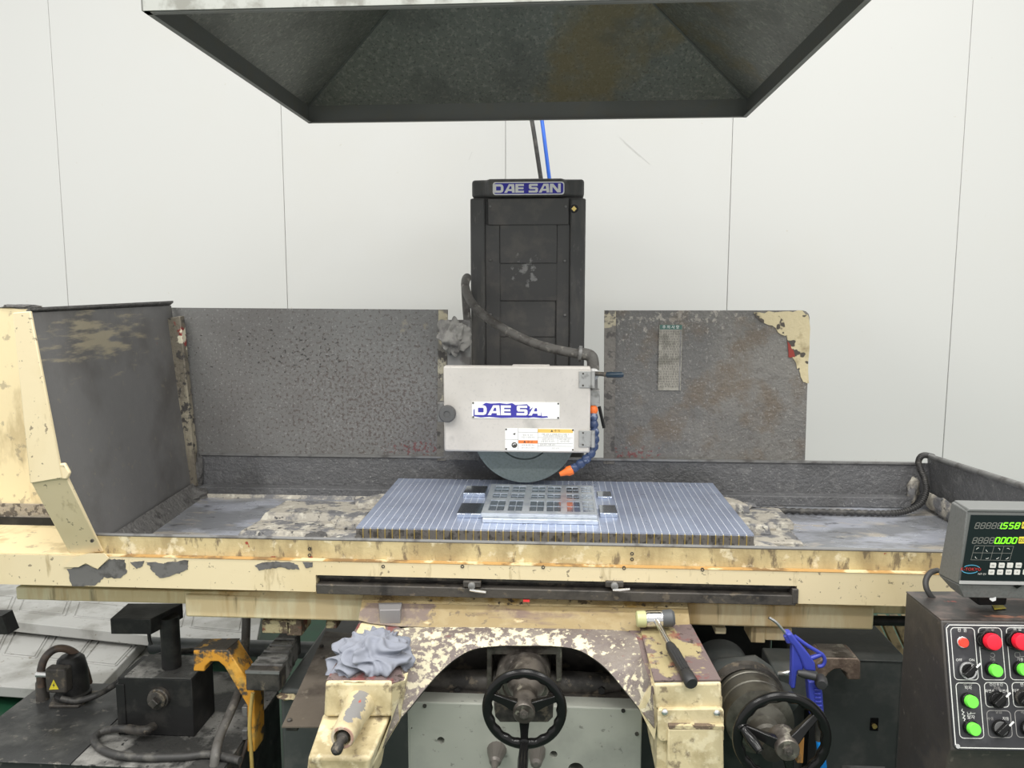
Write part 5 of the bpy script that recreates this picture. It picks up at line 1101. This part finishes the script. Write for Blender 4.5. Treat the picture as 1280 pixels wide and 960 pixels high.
# ------------------------------------------------------------------ digital readout
dro = thing('digital_readout', 'grey digital readout box with green digits on the console', 'digital display', (.98, 1.52, ztop + .003))
dTL, dBL = P(1213.5, 641, 1.44), P(1200, 728, 1.458)
DF = Fr(dBL, (math.cos(R(1)), math.sin(R(1)), 0), dTL - dBL)
DHt = (dTL - dBL).dot(DF.v); DW = .30
sk = (dTL - dBL).dot(DF.u)
def dpx(x, y, h=0): return DF.px(x, y, h)
FLx = -.012
bez = [dpx(1208.5, 638.5), dpx(1198, 731)]
u_tl, v_tl = bez[0]; u_bl, v_bl = bez[1]
rim = [DF.at(u_bl, v_bl, 0), DF.at(DW, v_bl, 0), DF.at(DW, v_tl, 0), DF.at(u_tl, v_tl, 0)]
bkL = [P(1194, 739.5, 1.50), P(1172.5, 718, 1.56), P(1189, 627, 1.53)]
bkpts = [bkL[0], bkL[0] + V((.40, 0, -.002)), V((bkL[2].x + .42, bkL[2].y, bkL[2].z)), bkL[2]]
# case: front rim, mid back outline
case = MB()
case.hexa([DF.at(u_bl, v_bl), DF.at(DW, v_bl), DF.at(DW, v_tl), DF.at(u_tl, v_tl), bkL[1] + V((0, .0, 0)), bkL[1] + V((.385, 0, 0)), bkL[2] + V((.365, 0, 0)), bkL[2]])
obj('case_shell', case, m_dro, dro, bevel=.003)
obj('case_underside', MB().hexa([DF.at(u_bl, v_bl, -.001), DF.at(DW, v_bl, -.001), bkL[1] + V((.385, -.001, 0)), bkL[1] + V((0, -.001, 0)), bkL[0] + V((0, -.03, 0)), bkL[0] + V((.335, -.03, 0)), bkL[0] + V((.335, .02, 0)), bkL[0] + V((0, .02, 0))]), m_dro, dro, bevel=.002)
obj('bezel', DF.poly(MB(), [(u_bl + .004, v_bl + .004), (DW, v_bl + .004), (DW, v_tl - .003), (u_tl + .003, v_tl - .003)], 0, .0015), m_drolight, dro)
# top hood strip
tA, tB_ = P(1195, 626, 1.50), P(1211, 638, 1.438)
obj('top_strip', MB().hexa([DF.at(u_tl, v_tl - .001, .002), DF.at(DW, v_tl - .001, .002), bkL[2] + V((.365, .0, -.002)), bkL[2] + V((.004, 0, -.002)), DF.at(u_tl + .002, v_tl + .005, .002), DF.at(DW, v_tl + .005, .002), bkL[2] + V((.365, 0, .003)), bkL[2] + V((.006, 0, .003))]), m_drolight, dro, bevel=.0015)
H0 = .0015
s1, s2 = dpx(1213.5, 643.5, H0), dpx(1200.5, 725, H0)
scr = obj('display_overlay', DF.poly(MB(), [s2, (DW - .004, s2[1]), (DW - .004, s1[1]), s1], H0, H0 + .001), m_screen, dro)
r1_, r2_ = dpx(1197.5, 727.5, H0), dpx(1290, 727.5, H0)
obj('silver_strip', DF.rect(MB(), dpx(1198.5, 727)[0], DW, dpx(1230, 729.5)[1], dpx(1230, 725.8)[1], H0, H0 + .0015), m_silver, dro)
H1 = H0 + .001
SEG = {'0': 'abcdef', '1': 'bc', '5': 'acdfg', '8': 'abcdefg'}
def digit(mb, chd, a, b, w_, h_, sh=.12, t=.0017):
    def pt(x, y): return (a + x * w_ + sh * y * h_, b + y * h_)
    L_ = {'a': [(0, 1), (1, 1)], 'b': [(1, .5), (1, 1)], 'c': [(1, 0), (1, .5)], 'd': [(0, 0), (1, 0)], 'e': [(0, 0), (0, .5)], 'f': [(0, .5), (0, 1)], 'g': [(0, .5), (1, .5)]}
    for s_ in SEG[chd]:
        p, q = L_[s_]; p2, q2 = pt(*p), pt(*q)
        k = .12; p3 = (p2[0] + (q2[0] - p2[0]) * k, p2[1] + (q2[1] - p2[1]) * k); q3 = (q2[0] - (q2[0] - p2[0]) * k, q2[1] - (q2[1] - p2[1]) * k)
        DF.line(mb, [p3, q3], t, H1, H1 + .0004)
def digit_row(xs, ytop, ybot, s_, lit_from, dot_at):
    for k, x in enumerate(xs):
        a, b = dpx(x, ybot, H1); a2, b2 = dpx(x, ytop, H1); h_ = b2 - b; w_ = .0068
        mb = MB(); digit(mb, s_[k], a, b, w_, h_, sh=.20, t=.0019 if k >= lit_from else .0012)
        if k == dot_at: DF.disc(mb, a + w_ * 1.32, b, .0013, H1, H1 + .0004, 8)
        obj('digit', mb, m_segon if k >= lit_from else m_segoff, scr)
digit_row([1218, 1225, 1232, 1239, 1245.5, 1253, 1260.5, 1268], 653.5, 660.5, '88881558', 4, 4)
digit_row([1246], 653.5, 660.5, '8', 9, 9)
digit_row([1215, 1222, 1229, 1236, 1243, 1250.5, 1257.5, 1264.5], 672, 679, '88880000', 4, 4)
for y0_, y1_, x0_ in [(652.5, 660.5, 1276.5), (671, 679, 1272.5)]:
    a0, b0 = dpx(x0_, y1_, H1); a1, b1 = dpx(x0_ + 9, y0_, H1)
    kk = obj('axis_key', DF.poly(MB(), rrect(a0, a1, b0, b1, .0015), H1, H1 + .0008), m_yellow, scr)
    mb = MB(); put_text(mb, DF, 'X0' if y0_ < 660 else 'Z0', (a0 + a1) / 2, (b0 + b1) / 2, .009, H1 + .0012); obj('key_text', mb, m_darkink, kk)
gx = [1217, 1228, 1239, 1250.5, 1262]; gr = MB()
a0, bt = dpx(1217, 682, H1); a1, bb = dpx(1262, 700.5, H1); a0 -= .001
for k in range(5):
    x = a0 + (a1 - a0) * k / 4; DF.line(gr, [(x, bb), (x + .003, bt)], .0006, H1, H1 + .0003)
for k in range(3):
    y = bb + (bt - bb) * k / 2; DF.line(gr, [(a0 + .0015 * k, y), (a1 + .0015 * k, y)], .0006, H1, H1 + .0003)
obj('quadrant_grid', gr, m_segoff, scr)
ag_ = MB(); cwid = (a1 - a0) / 4; chei = (bt - bb) / 2
for i in range(4):
    for j in range(2):
        cxx = a0 + cwid * (i + .5) + .002; cyy = bb + chei * (j + .45)
        st_ = [90, 180, 0, 30][i] if j else [180, 250, 270, 270][i]
        DF.line(ag_, [(cxx + .0036 * math.cos(R(st_ + q)) , cyy + .0036 * math.sin(R(st_ + q))) for q in range(0, 100, 20)], .0009, H1, H1 + .0003)
obj('arc_symbols', ag_, m_key, scr)
for r_, (yy, xs) in enumerate([(706.5, [1241, 1251.8, 1262.2, 1273]), (715, [1239, 1249.8, 1260.5, 1271, 1282])]):
    for k, x in enumerate(xs):
        a, b = dpx(x, yy, H1)
        kk = obj('key', DF.poly(MB(), rrect(a - .0053, a + .0053, b - .0050, b + .0050, .0012), H1, H1 + .0012), m_key, scr)
        mb = MB(); put_text(mb, DF, [['SEL', 'M/T', '½', 'ABS'], ['SET', 'INC', 'REF', 'R', 'D']][r_][k], a, b, .0042, H1 + .0014); obj('key_text', mb, m_darkink, kk, recalc=False)
for i_ in range(5):
    for j_ in range(6):
        a = .165 + i_ * .0225; b = s2[1] + .014 + j_ * .0175
        obj('key', DF.poly(MB(), rrect(a - .0075, a + .0075, b - .0055, b + .0055, .0012), H1, H1 + .0012), m_key, scr)
lx, ly = dpx(1213.5, 711.5, H1)
rg = MB(); DF.line(rg, [(lx + .016 * math.cos(R(q)) + .001, ly + .0085 * math.sin(R(q))) for q in range(25, 150, 8)], .0012, H1, H1 + .0003)
DF.line(rg, [(lx + .016 * math.cos(R(q)) - .001, ly + .0085 * math.sin(R(q))) for q in range(200, 335, 8)], .0012, H1, H1 + .0003)
obj('logo_swoosh', rg, m_cyan, scr)
mb = MB(); put_text(mb, DF, 'K-TOKYO', lx, ly, .0085, H1 + .0005, 1.0); obj('logo_lettering', mb, m_red, scr, recalc=False)
mb = MB(); put_text(mb, DF, 'NT-2V', *dpx(1227.5, 717.5, H1), .0055, H1 + .0005); obj('model_lettering', mb, m_key, scr, recalc=False)
# swivel stand
s0 = P(1240, 737, 1.49)
obj('stand_yoke', MB().hexa([P(1223, 757, 1.50), P(1258, 757, 1.50), P(1258, 757, 1.50) + V((0, .04, 0)), P(1223, 757, 1.50) + V((0, .04, 0)), P(1219, 732, 1.485), P(1262, 732, 1.485), P(1262, 732, 1.485) + V((0, .04, 0)), P(1219, 732, 1.485) + V((0, .04, 0))]), m_black, dro, bevel=.003)
obj('stand_bolt', MB().cyl(P(1241, 747, 1.50), P(1241, 748, 1.47), .006, seg=6), m_bright, dro)
obj('brand_mark', DF.poly(MB(), [dpx(1266, 732), dpx(1270, 735), dpx(1277, 731), dpx(1272, 730)], .001, .003), m_gloss, dro)

# ------------------------------------------------------------------ loose things on the saddle
# steel block
zb_ = P(480, 781, 1.79).z
sb = MB(); fA, fB_ = P(475, 781, 1.785), P(500.5, 780.5, 1.785); hA = P(475, 764, 1.785).z - fA.z
fA.z += .0025; fB_.z += .0025
sb.hexa([fA, fB_, fB_ + V((-.004, .045, 0)), fA + V((-.014, .045, 0)), fA + V((0, 0, hA)), fB_ + V((0, 0, hA)), fB_ + V((-.004, .045, hA)), fA + V((-.014, .045, hA))])
obj('gauge_block', sb, M('matte_grey_block', (.30, .29, .29), .45, .4), bevel=.001, label='small plain grey steel block standing behind the cleaning rag', category='steel block')
# mallet
zt_ = P(850, 853, 1.556).z
ml = thing('soft_face_mallet', 'small mallet with yellow and dark faces and black grip on the saddle', 'mallet', P(840, 815, 1.66))
hA, hM, hB = P(795, 774, 1.765), P(818, 773, 1.765), P(843, 772.5, 1.765)
ax = (hB - hA).normalized(); ln_ = (hB - hA).length
hd = obj('head', MB().lathe(hA + ax * .024, ax, [(0, .0185), (.004, .0195), (.034, .0195), (.038, .0185)], 28), m_chrome, ml)
obj('yellow_face', MB().lathe(hA, ax, [(0, .015), (.003, .019), (.020, .0195), (.026, .017)], 28), m_mallety, ml)
obj('dark_face', MB().lathe(hA + ax * .060, ax, [(0, .017), (.004, .0195), (ln_ - .066, .0205), (ln_ - .060, .015)], 28), m_graysoft, ml)
g0, g1, g2 = P(820, 776, 1.75), P(838, 808, 1.655), P(865, 855, 1.535)
obj('shaft', MB().tube([g0, g1], .0065, 14), m_chrome, ml)
gd = (g2 - g1); L_ = gd.length
gr_ = obj('grip', MB().lathe(g1 - gd.normalized() * .008, gd, [(0, .008), (.01, .011), (.03, .0125), (L_ * .6, .0115), (L_ * .8, .012), (L_ * .82, .014), (L_ + .004, .0145), (L_ + .008, .012)], 20), m_grip, ml)
for k in range(5):
    q = R(40 + k * 25); sd = V((math.cos(q), 0, math.sin(q))); sd = (sd - gd.normalized() * sd.dot(gd.normalized())).normalized()
    obj('grip_rib', MB().tube([g1.lerp(g2, .15) + sd * .0118, g1.lerp(g2, .70) + sd * .0112], .0018, 6), m_grip, gr_)

# crumpled cloths
def crumple(name, label, cen, rx, ry, rz, mat, seed, folds, category='rag', nU=150, nV=70, tilt=0, dirn=V((0, 0, 1))):
    rnd = random.Random(seed); mb = MB(); rows_ = []
    fl_ = [(rnd.uniform(0, 6.28), rnd.uniform(-.6, .6), rnd.uniform(2.5, 5.5), rnd.uniform(.5, 1)) for _ in range(folds)]
    sd = V((seed * 3.1, seed * 1.7, seed * .9))
    bm = bmesh.new(); bmesh.ops.create_icosphere(bm, subdivisions=6, radius=1); bm.verts.index_update()
    for v_ in bm.verts:
        n = v_.co.normalized()
        wv_ = n * 1.15 + V((noise.noise(n * 1.5 + sd), noise.noise(n * 1.5 + sd + V((9, 0, 0))), noise.noise(n * 1.5 + sd + V((0, 9, 0))))) * .95
        k = 0
        for a_, c_, f_, w_ in fl_:
            s_ = wv_.x * math.cos(a_) + wv_.y * math.sin(a_) + wv_.z * c_
            k += w_ * (1 - abs(math.sin(s_ * f_))) ** 1.3
        k /= folds
        r_ = 1 + .38 * noise.noise(n * 1.3 + sd * 2) + .80 * (k - .3)
        mb.v.append(V(cen) + V((n.x * rx, n.y * ry, n.z * rz)) * r_)
    mb.f = [tuple(x.index for x in f.verts) for f in bm.faces]; bm.free()
    return mb
zr = P(455, 848, 1.58).z
mb = crumple('rag', '', (P(468, 818, 1.66).x, 1.665, zr + .012), .096, .100, .050, m_cloth, 5, 4)
for p in mb.v:
    if p.z < zr + .003 and p.x < P(500, 850, 1.6).x: p.z = zr + .003 + (p.z - zr) * .02
rg_ = obj('cleaning_rag', mb, m_cloth, angle=180, label='crumpled pale blue grey cleaning cloth on the saddle arm', category='rag')
mb = crumple('rag', '', P(567, 420, 2.45), .052, .036, .058, m_ragdark, 11, 4, nU=110, nV=60)
rg2 = obj('dirty_rag', mb, m_ragdark, angle=180, label='dirty grey rag knotted on the bracket above the wheel cover', category='rag')
for o_ in (rg_, rg2):
    sm = o_.modifiers.new('smooth', 'SMOOTH'); sm.factor = .5; sm.iterations = 3 if o_ is rg_ else 9
